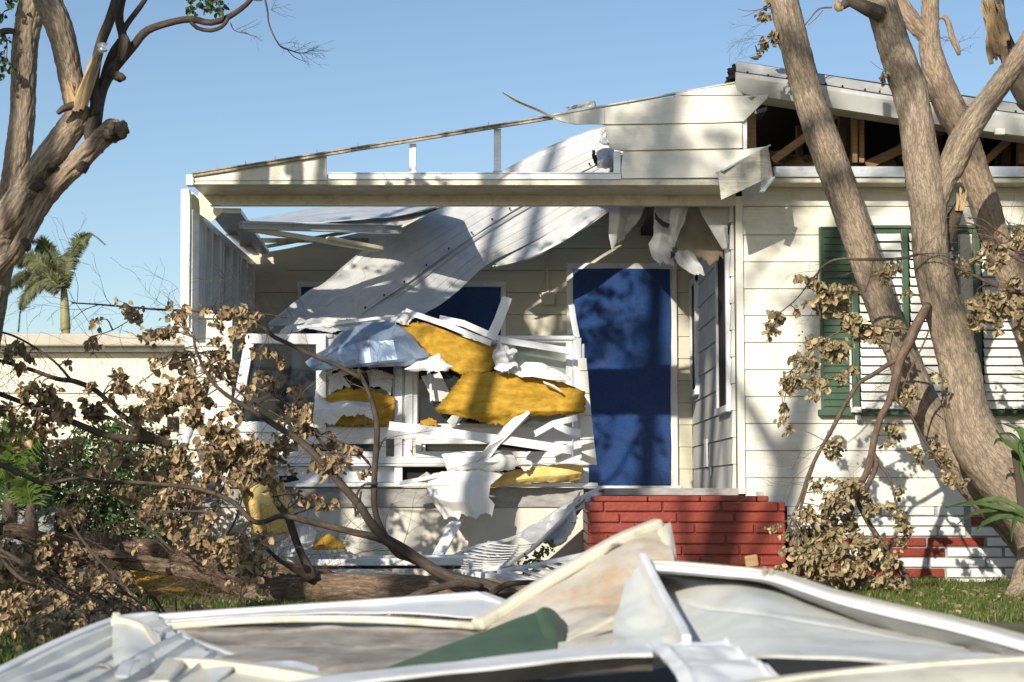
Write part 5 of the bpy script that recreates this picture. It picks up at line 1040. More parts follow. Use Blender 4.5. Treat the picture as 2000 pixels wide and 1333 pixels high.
for (l) in [[(515,-10,10.5,2.2),(522,20,10.5,2),(526,50,10.5,1.8),(545,88,10.5,1.6),(565,98,10.5,1.5),(592,104,10.5,1),(622,92,10.5,.6)],[(560,96,10.5,1),(575,112,10.5,.8),(600,122,10.5,.4)],[(480,-5,10.5,1.5),(505,2,10.5,1.5),(520,-4,10.5,1)],[(450,45,10.5,1.2),(458,60,10.5,1),(480,66,10.5,.8),(502,72,10.5,.4)],[(462,58,10.5,.8),(485,48,10.5,.5),(502,38,10.5,.3)],[(0,65,10.6,8),(12,60,10.6,7),(28,62,10.6,6)][::-1],[(30,32,10.6,1.5),(36,10,10.6,1.5),(34,-10,10.6,1)],[(0,70,10.6,2),(12,78,10.6,1.5),(20,80,10.6,1)]]:
    tube(tw, ppts(l), 5, .05, .03)
for (x, y) in [(545,88),(575,100),(590,104),(600,98),(470,62),(530,20)]:
    for k in range(3): bare(tw, P(x, y, 10.5), Vector((r.uniform(.2,1), r.uniform(-.3,.3), r.uniform(-.2,.5))), .12, r, .0018, 1)
an = [P(425,0,10.45), P(400,20,10.45), P(375,0,10.45), P(10,70,10.6), P(15,20,10.6)]
for (x, y, s, n) in [(378,14,10,10),(408,12,14,16),(422,20,8,8),(395,2,14,16),(435,0,14,14),(360,-8,12,12),(5,108,10,20),(12,128,10,18),(6,148,7,10),(8,80,10,14),(20,8,14,16),(4,30,12,14)]:
    cluster(tw, lf, an, P(x, y, 10.5), PR(s,10.5)*.7, n, r, L=.036)
tw.build('twigs', m_twig, lt.o); lf.build('foliage', m_leaf, lt.o)

# the same tree's crown carries on above the picture and dapples the porch
mb = MB(); r = random.Random(61); tw, lf = MB(), MB(); an = []
for l in [[(80,-200,10.7,22),(140,-330,10.5,16),(240,-450,10.3,10),(360,-560,10.2,5)],[(40,-160,10.2,20),(60,-300,10.2,16),(20,-450,10.3,10),(-60,-600,10.3,5)],[(500,-15,10.5,4.5),(540,-90,10.5,4.5),(600,-170,10.5,4),(700,-240,10.5,3)],
          [(300,-30,10.4,4),(360,-140,10.4,4),(430,-260,10.4,3.5),(520,-370,10.4,3)],[(246,-80,10.4,8),(250,-200,10.4,7),(300,-340,10.4,5),(330,-470,10.4,3)],[(140,-330,10.5,8),(260,-350,10.5,6),(400,-420,10.5,4),(560,-460,10.5,3)],[(60,-300,10.2,8),(160,-420,10.2,6),(200,-560,10.2,4)]]:
    an += tube(mb, ppts(l), 8, .1, .1)
for k in range(46):
    c = r.choice(an) + Vector((r.gauss(0,.22), r.gauss(0,.3), abs(r.gauss(.05,.18))))
    if c.z < P(0,-50,c.y).z: continue
    cluster(tw, lf, an, c, .10, 22, r, L=.06)
mb.build('upper_branches', m_darkbark, lt.o, smooth=True); tw.build('upper_twigs', m_twig, lt.o); lf.build('upper_foliage', m_leaf, lt.o)
# ---- right standing trees
YT = 12.6
r1 = Tree('leaning_tree', 'straight slanting bare trunk crossing the attic opening and the louvred window', P(1990,1040,YT)); r1.o.location.z = 0
r1.limbs('trunk', [[(1500,-120,YT,29),(1530,0,YT,29),(1553,90,YT,29.5),(1576,180,YT,30),(1596,240,YT,32),(1614,290,YT,33),(1634,345,YT,33),(1653,400,YT,32),(1674,460,YT,31),(1692,512,YT,31),(1712,570,YT,31),(1733,625,YT,31),(1757,680,YT,32),(1780,737,YT,33),(1808,800,YT,33),(1836,850,YT,33),(1875,910,YT,33),(1925,965,YT,36),(1985,1020,YT,42),(2040,1080,YT,50)]], m_bark, seg=28, gnarl=.035)
r1.an = [a for a in r1.an if a.z < 5]
tw, lf = MB(), MB(); r = random.Random(8)
for l in [[(1556,70,1.2),(1580,40,1.6),(1600,18,2),(1625,15,2)],[(1578,50,.8),(1595,35,1),(1608,20,1)],[(1500,10,1.2),(1515,30,1),(1530,45,1)],[(1440,18,.5),(1465,22,.8),(1500,14,1.2),(1530,0,1.4)],[(1447,34,.4),(1462,30,.6),(1480,20,.8)]]:
    tube(tw, ppts(l, YT), 4, .05, .03)
for (x, y, s, n) in [(1483,27,9,14),(1500,32,8,8),(1491,78,12,18),(1478,100,9,12),(1510,66,10,16),(1519,78,7,12),(1500,-4,8,8)]:
    cluster(tw, lf, [P(1520,30,YT), P(1530,60,YT), P(1500,15,YT)], P(x, y, YT), PR(s,YT)*.7, n, r, L=.05)
for k in range(8): bare(tw, P(1500-k*4, 40+r.uniform(-30,60), YT), Vector((-1, 0, r.uniform(-.5,.3))), .2, r, .0015, 1)
tw.build('twigs', m_twig, r1.o); lf.build('foliage', m_deadleaf2, r1.o)

r2 = Tree('forked_tree', 'thick forked tree whose trunk curves down to the agave at the right edge', P(2050,1140,12.0)); r2.o.location.z = 0
Y2 = 12.0
r2.limbs('trunk', [[(1690,-70,Y2,30),(1712,-20,Y2,30),(1728,30,Y2,32),(1746,90,Y2,33),(1764,140,Y2,34),(1780,190,Y2,34),(1790,240,Y2,34),(1796,290,Y2,35),(1804,345,Y2,38),(1812,400,Y2,36),(1815,450,Y2,35),(1820,512,Y2,36),(1834,570,Y2,38),(1852,630,Y2,40),(1867,690,Y2,40),(1878,740,Y2,41),(1888,800,Y2,44),(1908,860,Y2,52),(1952,915,Y2,60),(2005,975,Y2,62),(2046,1050,Y2,60),(2060,1180,Y2,58)]], m_bark, seg=32, gnarl=.04)
r2.limbs('fork_limb', [[(1826,400,Y2,24),(1842,352,Y2,26),(1860,320,Y2,28),(1880,275,Y2-.05,27),(1905,232,Y2-.1,25),(1935,190,Y2-.12,23),(1965,150,Y2-.15,22),(1998,100,Y2-.2,20),(2030,40,Y2-.2,18),(2060,-60,Y2-.2,16)]], m_bark, seg=24, gnarl=.05)
r2.limbs('root_flare', [[(2030,1060,Y2,36),(2014,1110,Y2-.1,32),(1994,1145,Y2-.25,22),(1972,1165,Y2-.35,12)]], m_bark, gnarl=.1)
mb = MB(); 
for l in [[(1722,30,16),(1695,18,15),(1668,6,12),(1655,0,9)],[(1655,-30,8),(1654,-5,8),(1652,8,9),(1640,12,7)]]: tube(mb, ppts(l, Y2-.1), 12, .15, .03)
mb.build('snapped_stub', m_darkbark, r2.o, smooth=True)
mb = MB(); tube(mb, ppts([(1634,2,4),(1636,12,9),(1640,18,7),(1646,14,4)], Y2-.15), 10, .2, .02); o = mb.build('cut_face', m_split, r2.o, smooth=True)
mb = MB()
for l in [[(1752,140,.8),(1738,148,1.2),(1755,160,1.5)],[(1700,120,.4),(1715,132,.6),(1735,142,1)]]: tube(mb, ppts(l, Y2), 4, 0, .03)
lf = MB(); cluster(mb, lf, [P(1750,150,Y2)], P(1722,142,Y2), .03, 24, r, L=.03); cluster(mb, lf, [P(1750,150,Y2)], P(1738,148,Y2), .015, 12, r, L=.025)
mb.build('twig', m_twig, r2.o); mb = MB()
# dark broken stub with pale tip
tube(mb, ppts([(1842,500,9),(1848,470,16),(1855,440,18),(1868,415,13),(1876,395,9)], Y2+.1), 10, .15, .04)
mb.build('dark_stub', m_darkbark, r2.o, smooth=True); lf.build('foliage', m_deadleaf2, r2.o)
mb = MB()
for i in range(14):
    x = r.uniform(1870,1884); tube(mb, ppts([(x-3,412,3),(x,392,3),(x+r.uniform(-3,6),372+r.uniform(-8,14),.4)], Y2+r.uniform(.02,.08)), 4, .2, .03)
tube(mb, ppts([(1873,352,.6),(1876,380,3),(1874,402,4)], Y2+.05), 4, .2, .03)
mb.build('splinters', m_split, r2.o)

r3 = Tree('rear_tree', 'warm brown trunk passing behind the fork of the thick tree', P(2090,1100,12.9)); r3.o.location.z = 0
Y3 = 12.95
r3.limbs('trunk', [[(1817,-80,Y3,17),(1817,-10,Y3,17),(1816,40,Y3,18),(1816,90,Y3,22),(1828,140,Y3,26),(1848,190,Y3,28),(1872,240,Y3,28),(1892,300,Y3,28),(1908,350,Y3,28),(1926,400,Y3,27),(1938,445,Y3,27),(1955,490,Y3,28),(1978,540,Y3,32),(2010,620,Y3,36),(2060,800,Y3,40),(2090,1150,Y3,46)]], m_barkpink, seg=24, gnarl=.05)
r3.limbs('side_limb', [[(1815,80,Y3,16),(1800,62,Y3,17),(1782,42,Y3,18),(1765,20,Y3,18),(1740,-10,Y3,18),(1700,-60,Y3,18)],[(1832,36,Y3,3),(1845,34,Y3,5),(1854,50,Y3,5.5),(1860,75,Y3,6),(1870,95,Y3,6),(1873,108,Y3,3)]], m_barkpink, seg=18, gnarl=.08)
mb = MB(); 
for q in [(1870,98,.3,.2,.5),(1866,90,.5,0,.6),(1872,105,.8,0,.5),(1860,72,-1,0,-.1),(1858,70,-.8,0,-.5),(1862,80,-.7,0,.2)]: bare(mb, P(q[0], q[1], Y3), Vector(q[2:]), .16, r, .003, 1)
mb.build('twigs', m_twig, r3.o)
r4 = Tree('splintered_tree', 'dark limb torn open into yellow splinters at the top right corner', P(2080,1100,13.0)); r4.o.location.z = 0
r4.limbs('limb', [[(1948,-40,13.1,10),(1952,40,13.1,13),(1966,90,13.1,17),(1985,140,13.1,24),(2010,180,13.1,30),(2060,260,13.1,36),(2090,600,13.1,42),(2090,1150,13.0,50)]], m_darkbark, seg=20, gnarl=.06)
mb = MB(); r = random.Random(9)
for i in range(46):
    x = r.uniform(1930,1962); y = r.uniform(60,118); l = r.uniform(25,80)
    tube(mb, ppts([(x+6,y+10,r.uniform(2,5)),(x,y-l*.4,r.uniform(3,6)),(x-8+r.uniform(-14,10),y-l,.5)], 13.0+r.uniform(-.05,.06)), 5, .25, .05)
tube(mb, ppts([(1922,-40,10),(1928,0,13),(1936,40,15),(1948,80,15),(1962,115,8)], 13.08), 8, .2, .04)
mb.build('splintered_wood', m_split, r4.o)

# ---- hanging broken branch on the right
hb = Tree('hanging_branch', 'broken dead branch hanging from the forked tree down to the skirt with withered leaf sprays', P(1680,990,11.7), 'branch')
YH = 11.8
hb.limbs('main_stem', [[(1812,598,YH+.1,8.6),(1800,618,YH,9.4),(1786,645,YH,10.1),(1774,672,YH,10.1),(1760,698,YH,9.4),(1752,725,YH,7.8),(1745,752,YH,7.0),(1736,785,YH,7.0),(1720,815,YH,6.2),(1708,855,YH,6.2),(1702,890,YH,7.0),(1692,925,YH,6.2),(1672,965,YH+.1,5.5),(1662,1000,YH+.2,4.7),(1650,1040,YH+.3,3.9)]], m_brownbark, seg=12, gnarl=.14)
hb.limbs('side_stem', [[(1757,700,YH,5),(1735,712,YH,5),(1705,732,YH,4.5),(1678,748,YH,4.5),(1660,775,YH,4.5),(1645,800,YH,4.5),(1630,830,YH,4.5),(1612,862,YH,4),(1596,890,YH,4),(1578,930,YH,3.5),(1565,970,YH,3),(1548,1010,YH,3)],
   [(1594,895,YH,3),(1582,930,YH,3),(1570,970,YH,3),(1562,1000,YH,3)],[(1706,888,YH,6),(1712,905,YH,6),(1704,930,YH,5),(1692,955,YH,5),(1688,985,YH+.1,5)],
   [(1712,905,YH,3),(1732,925,YH,3),(1745,960,YH,2.5),(1752,1000,YH,2.5)],[(1665,960,YH+.1,4),(1690,1010,YH+.1,5),(1715,1050,YH+.1,6),(1740,1090,YH+.1,8),(1765,1120,YH+.1,9),(1775,1145,YH+.1,9)],
   [(1793,497,YH,3),(1760,505,YH,3),(1720,507,YH,3),(1680,507,YH,2.8),(1640,506,YH,2.6),(1615,515,YH,2.3),(1598,532,YH,2),(1596,560,YH,1.8),(1600,590,YH,1.6),(1602,630,YH,1.4)],
   [(1775,642,YH,2.5),(1740,640,YH,2.5),(1705,636,YH,2.3),(1670,635,YH,2.2),(1640,648,YH,2),(1610,665,YH,1.8),(1575,695,YH,1.6),(1545,725,YH,1.4)],
   [(1598,532,YH,1.6),(1575,560,YH,1.5),(1555,585,YH,1.4),(1525,610,YH,1.2)],[(1815,645,YH,1.6),(1800,680,YH,1.8),(1780,720,YH,2),(1762,760,YH,2)],
   [(1705,510,YH,1.5),(1700,540,YH,1.4),(1690,570,YH,1.2)],[(1766,700,YH,3),(1800,840,YH+.1,1.5)][:1]+[(1750,775,YH,3),(1775,805,YH,2.5),(1800,850,YH,2.2),(1825,890,YH,2)]], m_twig, seg=7, gnarl=.08)
tw, lf = MB(), MB(); r = random.Random(31)
CR = [(1562,537,8),(1575,548,8),(1605,558,20),(1628,575,22),(1645,592,22),(1612,600,16),(1652,560,14),(1582,590,12),(1660,612,18),(1517,618,16),(1510,640,13),(1505,652,9),(1555,605,5),(1660,640,14),(1690,645,18),(1712,655,20),(1740,632,16),(1620,680,24),(1590,665,16),(1575,700,12),(1640,690,18),(1550,697,13),(1580,716,13),(1550,738,20),(1600,748,18),(1535,742,14),(1592,770,10),(1640,735,14),(1660,720,10),(1530,790,9),(1533,815,12),(1538,838,10),(1625,862,14),(1622,885,12),(1640,880,12),(1735,528,18),(1752,520,12),(1730,545,12),(1772,570,8),(1745,840,16),(1738,862,10),(1785,880,14),(1790,895,10),(1830,880,16),(1845,900,16),(1855,925,14),(1858,945,8),(1790,765,12),(1765,765,16),(1772,780,10),(1840,735,10),(1885,525,10),(1888,505,8),
      (1598,945,14),(1650,945,22),(1680,958,22),(1632,975,24),(1582,1000,22),(1572,1040,26),(1620,1030,26),(1660,1020,26),(1700,990,20),(1738,985,12),(1760,1008,16),(1772,1030,16),(1690,1060,28),(1642,1080,30),(1582,1088,26),(1560,1062,22),(1545,1082,16),(1602,1108,28),(1660,1110,28),(1700,1092,24),(1740,1090,18),(1758,1060,14),(1722,1130,22),(1682,1138,22),(1640,1130,18),(1752,1148,20),(1790,1162,14),(1512,1030,8),(1522,1108,8),(1530,1050,10),(1760,955,12),(1600,1060,24),(1640,1050,24),(1620,1000,18),(1560,1110,16),(1590,1130,16),(1880,945,10)]
for i, (x, y, s) in enumerate(CR):
    heap = y > 930 and x < 1800
    Y = (YH + r.uniform(-.2,.12)) if heap else YH + r.uniform(-.1,.15)
    n = int(max(10, s*s*(.17 if heap else .19)))
    cluster(tw, lf, hb.an, P(x, y, Y), PR(s,Y)*.62, n, r, L=.046 if s > 14 else .038)
for k in range(46):
    a = r.choice(hb.an); bare(tw, a, Vector((r.uniform(-1,.6), r.uniform(-.4,.4), r.uniform(-.9,.3))), r.uniform(.15,.4), r, .002, 1)
tw.build('twigs', m_twig, hb.o); lf.build('foliage', m_deadleaf2, hb.o)
# sprays at the right edge
hr = Tree('hanging_branch', 'dead leaf sprays and bare twigs hanging before the right end of the louvred window', P(1960,520,11.2), 'branch')
YQ = 11.6
hr.limbs('stems', [[(1850,512,2),(1880,528,2.5),(1910,542,3),(1935,555,3),(1970,566,3.5),(2020,575,4)],[(1885,435,1.5),(1920,445,2),(1950,475,2.4),(1975,500,2.8),(2020,520,3)],[(1890,425,1),(1920,430,1.5),(1960,460,2),(2020,495,2.5)],[(1900,455,1.2),(1940,465,1.8),(1980,490,2),(2020,505,2)],[(1965,430,1),(1985,460,1.5),(2020,470,2)],[(1890,612,1),(1940,612,1.2),(2020,612,1.4)]], m_twig, seg=6, Y=YQ)
tw, lf = MB(), MB()
for (x, y, s) in [(1898,588,14),(1915,582,16),(1940,580,18),(1955,590,18),(1975,600,18),(1920,600,18),(1990,572,16),(1935,620,12),(1910,635,12),(1925,610,14),(1900,620,12),(1990,640,12),(1950,640,6),(1930,480,12),(1945,470,14),(1960,485,12),(1925,510,6),(1955,505,10),(1985,455,12),(1995,470,12),(1990,440,10),(1945,520,8),(1905,500,8),(1890,525,9),(1985,545,14),(1998,590,14),(1998,615,10),(1965,560,12)]:
    cluster(tw, lf, hr.an, P(x, y, YQ+r.uniform(-.1,.1)), PR(s,YQ)*.6, int(max(8, s*s*.15)), r, L=.05)
for k in range(60):
    a = r.choice(hr.an); bare(tw, a, Vector((r.uniform(-1,.6), r.uniform(-.4,.4), r.uniform(-.5,.5))), r.uniform(.12,.35), r, .0022, 1)
tw.build('twigs', m_twig, hr.o); lf.build('foliage', m_deadleaf2, hr.o)

# ---- the fallen tree
ft = Tree('fallen_tree', 'big uprooted tree lying on its side with dry brown leaves in front of the porch', P(600,1150,10.8)); ft.o.location.z = 0
ft.limbs('trunk', [[(310,1212,10.4,12),(345,1200,10.6,15),(400,1186,10.7,18),(460,1174,10.8,22),(520,1160,10.8,28),(600,1152,10.8,29),(700,1150,10.8,30),(800,1155,10.8,31),(900,1160,10.75,32),(1000,1170,10.6,34),(1150,1190,10.4,36),(1300,1215,10.2,38)]], m_fallbark, seg=28, gnarl=.06)
ft.limbs('fallen_stem', [[(0,1035,10.6,14),(40,1040,10.7,16),(85,1058,10.8,17),(130,1062,10.9,18),(200,1062,11,19),(270,1068,11,18),(330,1084,11,19),(390,1096,11,20),(440,1102,11,21),(500,1112,11,24),(560,1122,11,24),(640,1140,11.4,24)],
   [(-10,1085,10.5,10),(50,1080,10.5,12),(120,1092,10.6,14),(200,1094,10.7,16),(280,1102,10.7,14),(340,1112,10.7,13),(400,1124,10.7,14),(440,1140,10.75,17),(475,1160,10.8,20)],[(455,1120,10.8,12),(460,1150,10.8,16),(470,1170,10.8,14)],
   [(100,1075,10.7,6),(180,1080,10.65,8),(250,1088,10.65,9),(330,1100,10.7,8)]], m_fallbark, seg=18, gnarl=.1)
ft.limbs('broken_limb', [[(110,1000,11.2,8),(140,1004,11.2,9),(165,1015,11.2,7)]], m_split, seg=10, gnarl=.15)
ft.limbs('branch', [
  [(1010,1168,10.5,14),(960,1150,10.5,15),(900,1135,10.5,13),(860,1120,10.5,12),(830,1102,10.5,11),(790,1075,10.5,11),(755,1055,10.5,11),(730,1030,10.5,9),(700,985,10.5,8),(665,945,10.5,7.5),(630,905,10.5,7),(590,865,10.5,7),(560,845,10.5,6.5),(520,820,10.5,5.5),(480,795,10.5,5),(440,770,10.5,4),(410,740,10.5,3.5),(385,690,10.5,3),(378,660,10.5,2.5)],
  [(838,1108,10.55,8),(800,1090,10.55,8),(775,1080,10.55,8),(748,1040,10.55,7),(733,1000,10.55,6),(731,950,10.55,6),(733,900,10.55,6),(736,860,10.55,6),(735,820,10.55,6),(725,780,10.55,5),(708,740,10.55,4),(698,722,10.55,3)],
  [(705,740,10.55,4),(660,715,10.55,4),(610,694,10.55,4),(565,672,10.55,4),(535,658,10.55,4),(515,640,10.55,3.5)],
  [(775,1068,10.5,7),(735,1050,10.5,7.5),(690,1040,10.5,7),(650,1030,10.5,6.5),(600,1018,10.5,6),(550,1008,10.5,5.5),(515,1020,10.5,5),(490,1016,10.5,5),(460,985,10.5,4.5),(420,965,10.5,4.5),(370,952,10.5,4.5),(310,946,10.5,4),(250,942,10.5,4),(205,942,10.5,4),(160,930,10.5,3.5),(130,918,10.5,3)],
  [(612,1130,10.7,10),(590,1085,10.7,8),(576,1050,10.7,8),(562,1010,10.7,8),(540,980,10.7,7),(530,950,10.7,7),(524,910,10.7,5),(525,880,10.7,3.5)],
  [(520,945,10.6,6),(490,930,10.6,6),(460,905,10.6,5)],
  [(610,1135,10.7,6),(570,1110,10.6,5),(540,1090,10.6,4),(500,1050,10.6,3)],
  [(335,870,10.8,7),(300,860,10.8,8),(260,858,10.8,7),(200,848,10.8,7),(150,828,10.8,6.5),(100,808,10.8,6),(40,785,10.8,5),(0,770,10.8,5),(-30,760,10.8,5)],
  [(300,862,10.8,6),(270,835,10.8,5.5),(230,805,10.8,5),(190,765,10.8,5),(145,745,10.8,5),(110,740,10.8,4.5),(60,722,10.8,4),(0,705,10.8,3.5),(-20,700,10.8,3)],
  [(138,742,10.8,3),(110,710,10.8,2.5),(70,680,10.8,2),(30,658,10.8,2),(0,648,10.8,2)],
  [(290,860,10.8,3),(250,835,10.8,3),(210,815,10.8,3),(170,806,10.8,2.5)],
  [(500,790,10.8,3),(460,760,10.8,2.5),(420,720,10.8,2),(400,690,10.8,2)],
  [(-10,905,10.3,5),(30,920,10.3,5),(60,935,10.3,5),(85,945,10.3,5)],[(95,945,10.3,3),(150,935,10.3,3),(205,942,10.4,3)],
  [(270,1195,9.9,5),(200,1190,9.9,5),(150,1160,9.9,4),(100,1130,9.9,3),(40,1100,9.9,3),(0,1085,9.9,3)],[(345,1206,9.9,4),(300,1195,9.9,4),(250,1195,9.9,4),(190,1175,9.9,3),(120,1145,9.9,2.5)],
  [(272,1185,9.9,3),(240,1140,10,3),(190,1090,10,3),(150,1040,10,3),(130,1000,10,2.5)],[(0,1090,10,4),(40,1130,10,4),(80,1150,9.9,3)],[(-5,1070,9.9,4),(60,1110,9.9,4),(120,1160,9.9,4)],
  [(472,1165,10.6,3),(478,1185,10.5,3),(468,1200,10.4,3)],[(402,1166,10.6,3),(406,1150,10.6,3)],[(482,1150,10.6,3),(462,1178,10.6,3),(462,1195,10.6,3)],
  [(560,600+20,10.9,1.5),(500,612,10.9,1.5),(430,612,10.9,2),(380,608,10.9,2.5),(310,605,10.9,2.2),(250,600,10.9,2),(190,595,10.9,1.6),(140,592,10.9,1.2)],
  [(520,645,10.9,2.2),(490,625,10.9,2.2),(450,610,10.9,2),(420,606,10.9,2)],
  [(192,596,10.9,1),(165,606,10.9,.8),(140,625,10.9,.6)],[(250,628,10.9,1),(220,645,10.9,1),(190,655,10.9,.8)],
  [(705,960,10.5,2),(700,1000,10.5,2.2),(715,940,10.5,2),(722,925,10.5,2)][:1]+[(702,985,10.5,2.5),(698,1005,10.5,3)],
  [(738,945,10.5,3),(706,950,10.5,2.5),(694,980,10.5,2.5),(695,1010,10.5,2)][::1],
  [(640,880,10.6,3),(600,830,10.6,2.5),(560,790,10.6,2),(530,770,10.6,1.6)],[(720,905,10.55,3),(690,875,10.55,2.5),(650,858,10.55,2),(620,850,10.55,1.6)],
  [(455,1010,10.5,3),(400,1000,10.5,2.5),(340,1000,10.5,2),(280,1010,10.5,2)],[(340,1080,10.4,3),(300,1040,10.4,2.5),(250,1000,10.4,2)],
  [(736,890,10.55,2),(746,865,10.55,1.5),(754,855,10.55,1)],[(560,905,10.7,3),(500,880,10.7,3),(440,870,10.7,2.6),(380,880,10.7,2)],
  [(940,1148,10.4,8),(900,1140,10.3,8),(860,1148,10.25,7),(820,1160,10.2,7),(790,1172,10.2,6),(770,1180,10.2,4)],[(960,1160,10.4,7),(990,1142,10.3,6),(1030,1138,10.3,5),(1070,1138,10.3,3.5)]],
  m_darkbark, seg=10, gnarl=.1)
CL = [(250,603,20),(262,615,14),(190,628,10),(182,664,10),(178,672,8),(300,648,22),(325,650,20),(340,612,18),(352,606,14),(400,602,9),(355,636,14),(448,606,20),(470,620,22),(482,612,18),(478,645,16),(425,635,8),(350,690,22),(360,712,20),(430,695,26),(412,718,24),(445,725,18),(300,708,10),(305,700,8),(235,735,20),(248,745,16),(225,750,10),(262,758,12),(15,680,5),(48,688,18),(62,702,10),(38,712,14),(10,692,10),(290,780,24),(320,788,30),(345,772,26),(382,765,30),(262,800,20),(215,782,14),(190,802,24),(160,790,16),(60,762,26),(90,760,20),(100,778,30),(130,802,26),(80,822,34),(20,800,20),(30,830,20),(400,832,28),(432,850,34),(452,872,34),(405,890,32),(350,880,24),(425,918,28),(340,905,24),(300,890,24),(440,690,12),(498,690,14),(470,674,8),
 (430,665,14),(522,685,9),(545,698,12),(508,725,5),(520,738,16),(530,745,10),(585,752,16),(575,790,20),(592,805,22),(560,830,16),(610,790,8),(582,838,22),(485,756,14),(492,790,12),(500,868,28),(545,860,22),(430,850,26),(600,838,14),(648,852,8),(668,880,10),(690,880,10),(640,900,26),(655,880,12),
 (440,900,30),(520,885,30),(470,925,24),(530,935,16),(535,958,10),(642,905,16),(660,890,16),(695,875,10),(716,922,10),(634,968,14),(655,982,10),(578,975,12),(590,968,8),(460,1055,24),(500,1088,26),(440,1080,18),(510,1055,18),(488,1120,26),(512,1100,16),(400,1015,16),(395,1040,16),(410,1060,18),(470,1100,20),
 (150,915,16),(142,920,10),(100,935,10),(200,930,24),(270,968,24),(300,982,22),(332,960,28),(292,1008,18),(350,1015,18),(345,1035,16),(372,1060,18),(230,1020,16),(140,1008,20),(125,1015,16),(85,1060,20),(60,1088,30),(132,1078,24),(192,1108,24),(110,1118,30),(50,1150,34),(22,1178,26),(92,1200,26),(142,1190,26),(202,1160,28),(242,1168,20),(160,1228,12),(65,1222,16),(55,1240,8),(372,1194,12),(422,1070,20),(446,1100,20),(330,1104,8),(310,1095,8),(10,1100,24),(152,1150,28),(100,1160,30),(240,1130,16),(215,1185,24),(270,1060,10),(12,1020,12),(190,1225,10),(118,1232,12),(380,1108,12),(430,1120,16),
 (30,1150,26),(80,1120,26),(180,1140,26),(160,1200,22),(230,1200,22),(120,1215,14),(270,1190,18),(20,1215,16),(45,1205,18),(90,1222,14),(125,1205,18),(165,1215,14),(200,1218,14),(250,1205,16),(285,1180,16),(310,1165,14),(300,1130,14),(60,1180,28),(110,1175,26),(0,1140,26),(20,1060,20),(0,860,16),(40,870,14),(60,905,10),(110,885,20),(150,870,20),(210,880,18),(250,900,24),(300,930,24),(350,930,24),(380,960,20),(230,960,18),(180,900,14),(385,985,14),(320,1000,14),(250,860,16),(290,845,16),(330,845,20),(375,810,24),(180,760,14),(135,700,4),(480,960,8),(365,745,20),(330,755,16),(400,780,20),(450,800,18)]
tw, lf = MB(), MB(); r = random.Random(17)
CL = [q for q in CL if not (262 < q[0] < 450 and 1090 < q[1] < 1186)]
for i, (x, y, s) in enumerate(CL):
    Y = 10.7 + r.uniform(-.25,.25) if y < 1040 else min(10.45, .60*FPX/(y-960+6)) + r.uniform(-.2,.05)
    n = int(max(8, s*s*(.17 if y > 1040 and x < 260 else .11))); cluster(tw, lf, ft.an, P(x, y, Y), PR(s,Y)*.78, n, r, mx=1.6, L=.044 if s > 12 else .04)
for k in range(420):
    a = r.choice(ft.an)
    if a.x > -1.0 and a.z < .3: continue
    bare(tw, a, Vector((r.uniform(-1,.6), r.uniform(-.5,.4), r.uniform(-.4,.7))), r.uniform(.2,.5), r, .0022, 2 if k % 3 == 0 else 1)
tw.build('twigs', m_twig, ft.o); lf.build('foliage', m_deadleaf, ft.o)

# ---- green shrub and young palms behind the fallen tree
sh = Tree('green_shrub', 'dense dark green shrub behind the fallen branches below the neighbouring house', P(180,1050,12.9), 'shrub'); sh.o.location.z = 0
r = random.Random(41); lf, tw = MB(), MB()
base = [P(60+60*i, 1090, 13.0) for i in range(6)]; an = []
for b in base:
    b.z = 0
    for k in range(7):
        e = b + Vector((r.gauss(0,.25), r.gauss(0,.3), r.uniform(.5,.98))); m_ = b.lerp(e,.5)+rv(r)*.05
        an += tube(tw, [V4(*b,.012), V4(*m_,.008), V4(*e,.003)], 5, .05, .06)
for k in range(420):
    x = r.uniform(-30, 345); top = 838 + 30*math.sin(x*.02) + abs(x-170)*.15; y = top + (1095-top)*r.random()**.8; Y = 12.9 + r.uniform(-.5,.6)
    C = P(x, y, Y)
    if C.z < .03: continue
    for j in range(24):
        p = C + rv(r)*.055; leaf(lf, p, Vector((r.gauss(0,1), r.gauss(0,1), r.gauss(.2,.7))), Vector((r.gauss(0,.6), -1, r.gauss(.4,.6))), r.uniform(.03,.06), r.uniform(.015,.028), .5, r)
tw.build('stems', m_twig, sh.o); lf.build('foliage', m_leaf, sh.o)
def cycad(label, cx, cy, Y, fr_, seed):
    o = thing('young_palm', label, 'palm', (XP(cx,Y), Y, 0), 'young palms at the left edge'); r = random.Random(seed)
    c = P(cx, cy, Y); mb = MB(); tube(mb, [V4(c.x,c.y,0,.05), V4(c.x,c.y,c.z*.5,.06), V4(*c,.03)], 10, .2, .05); mb.build('trunk', m_darkbark, o, smooth=True)
    mb = MB(); q = MB()
    for k, (tx, ty, h) in enumerate(fr_):
        e = P(tx, ty, Y + r.uniform(-.3,.1)); m_ = c.lerp(e, .5) + Vector((0,0,h)); v = [c, m_, e]
        frond(mb, v, .15, 46, .3, .006, seed+k); tube(q, [V4(*p,.005) for p in v], 4, 0, .05)
    q.build('midribs', m_frond, o); mb.build('fronds', m_frond, o)
cycad('green young palm with feathery fronds beside the grey panel at the far left', 20, 935, 12.2, [(15,845,.1),(60,850,.12),(100,880,.15),(-20,880,.1),(70,910,.1),(-10,950,.1),(95,845,.1),(30,800,.1)], 3)
cycad('small bright young palm between the shrub and the broken pale limb', 60, 985, 12.0, [(48,940,.05),(70,945,.05),(30,960,.05),(85,965,.05)], 5)
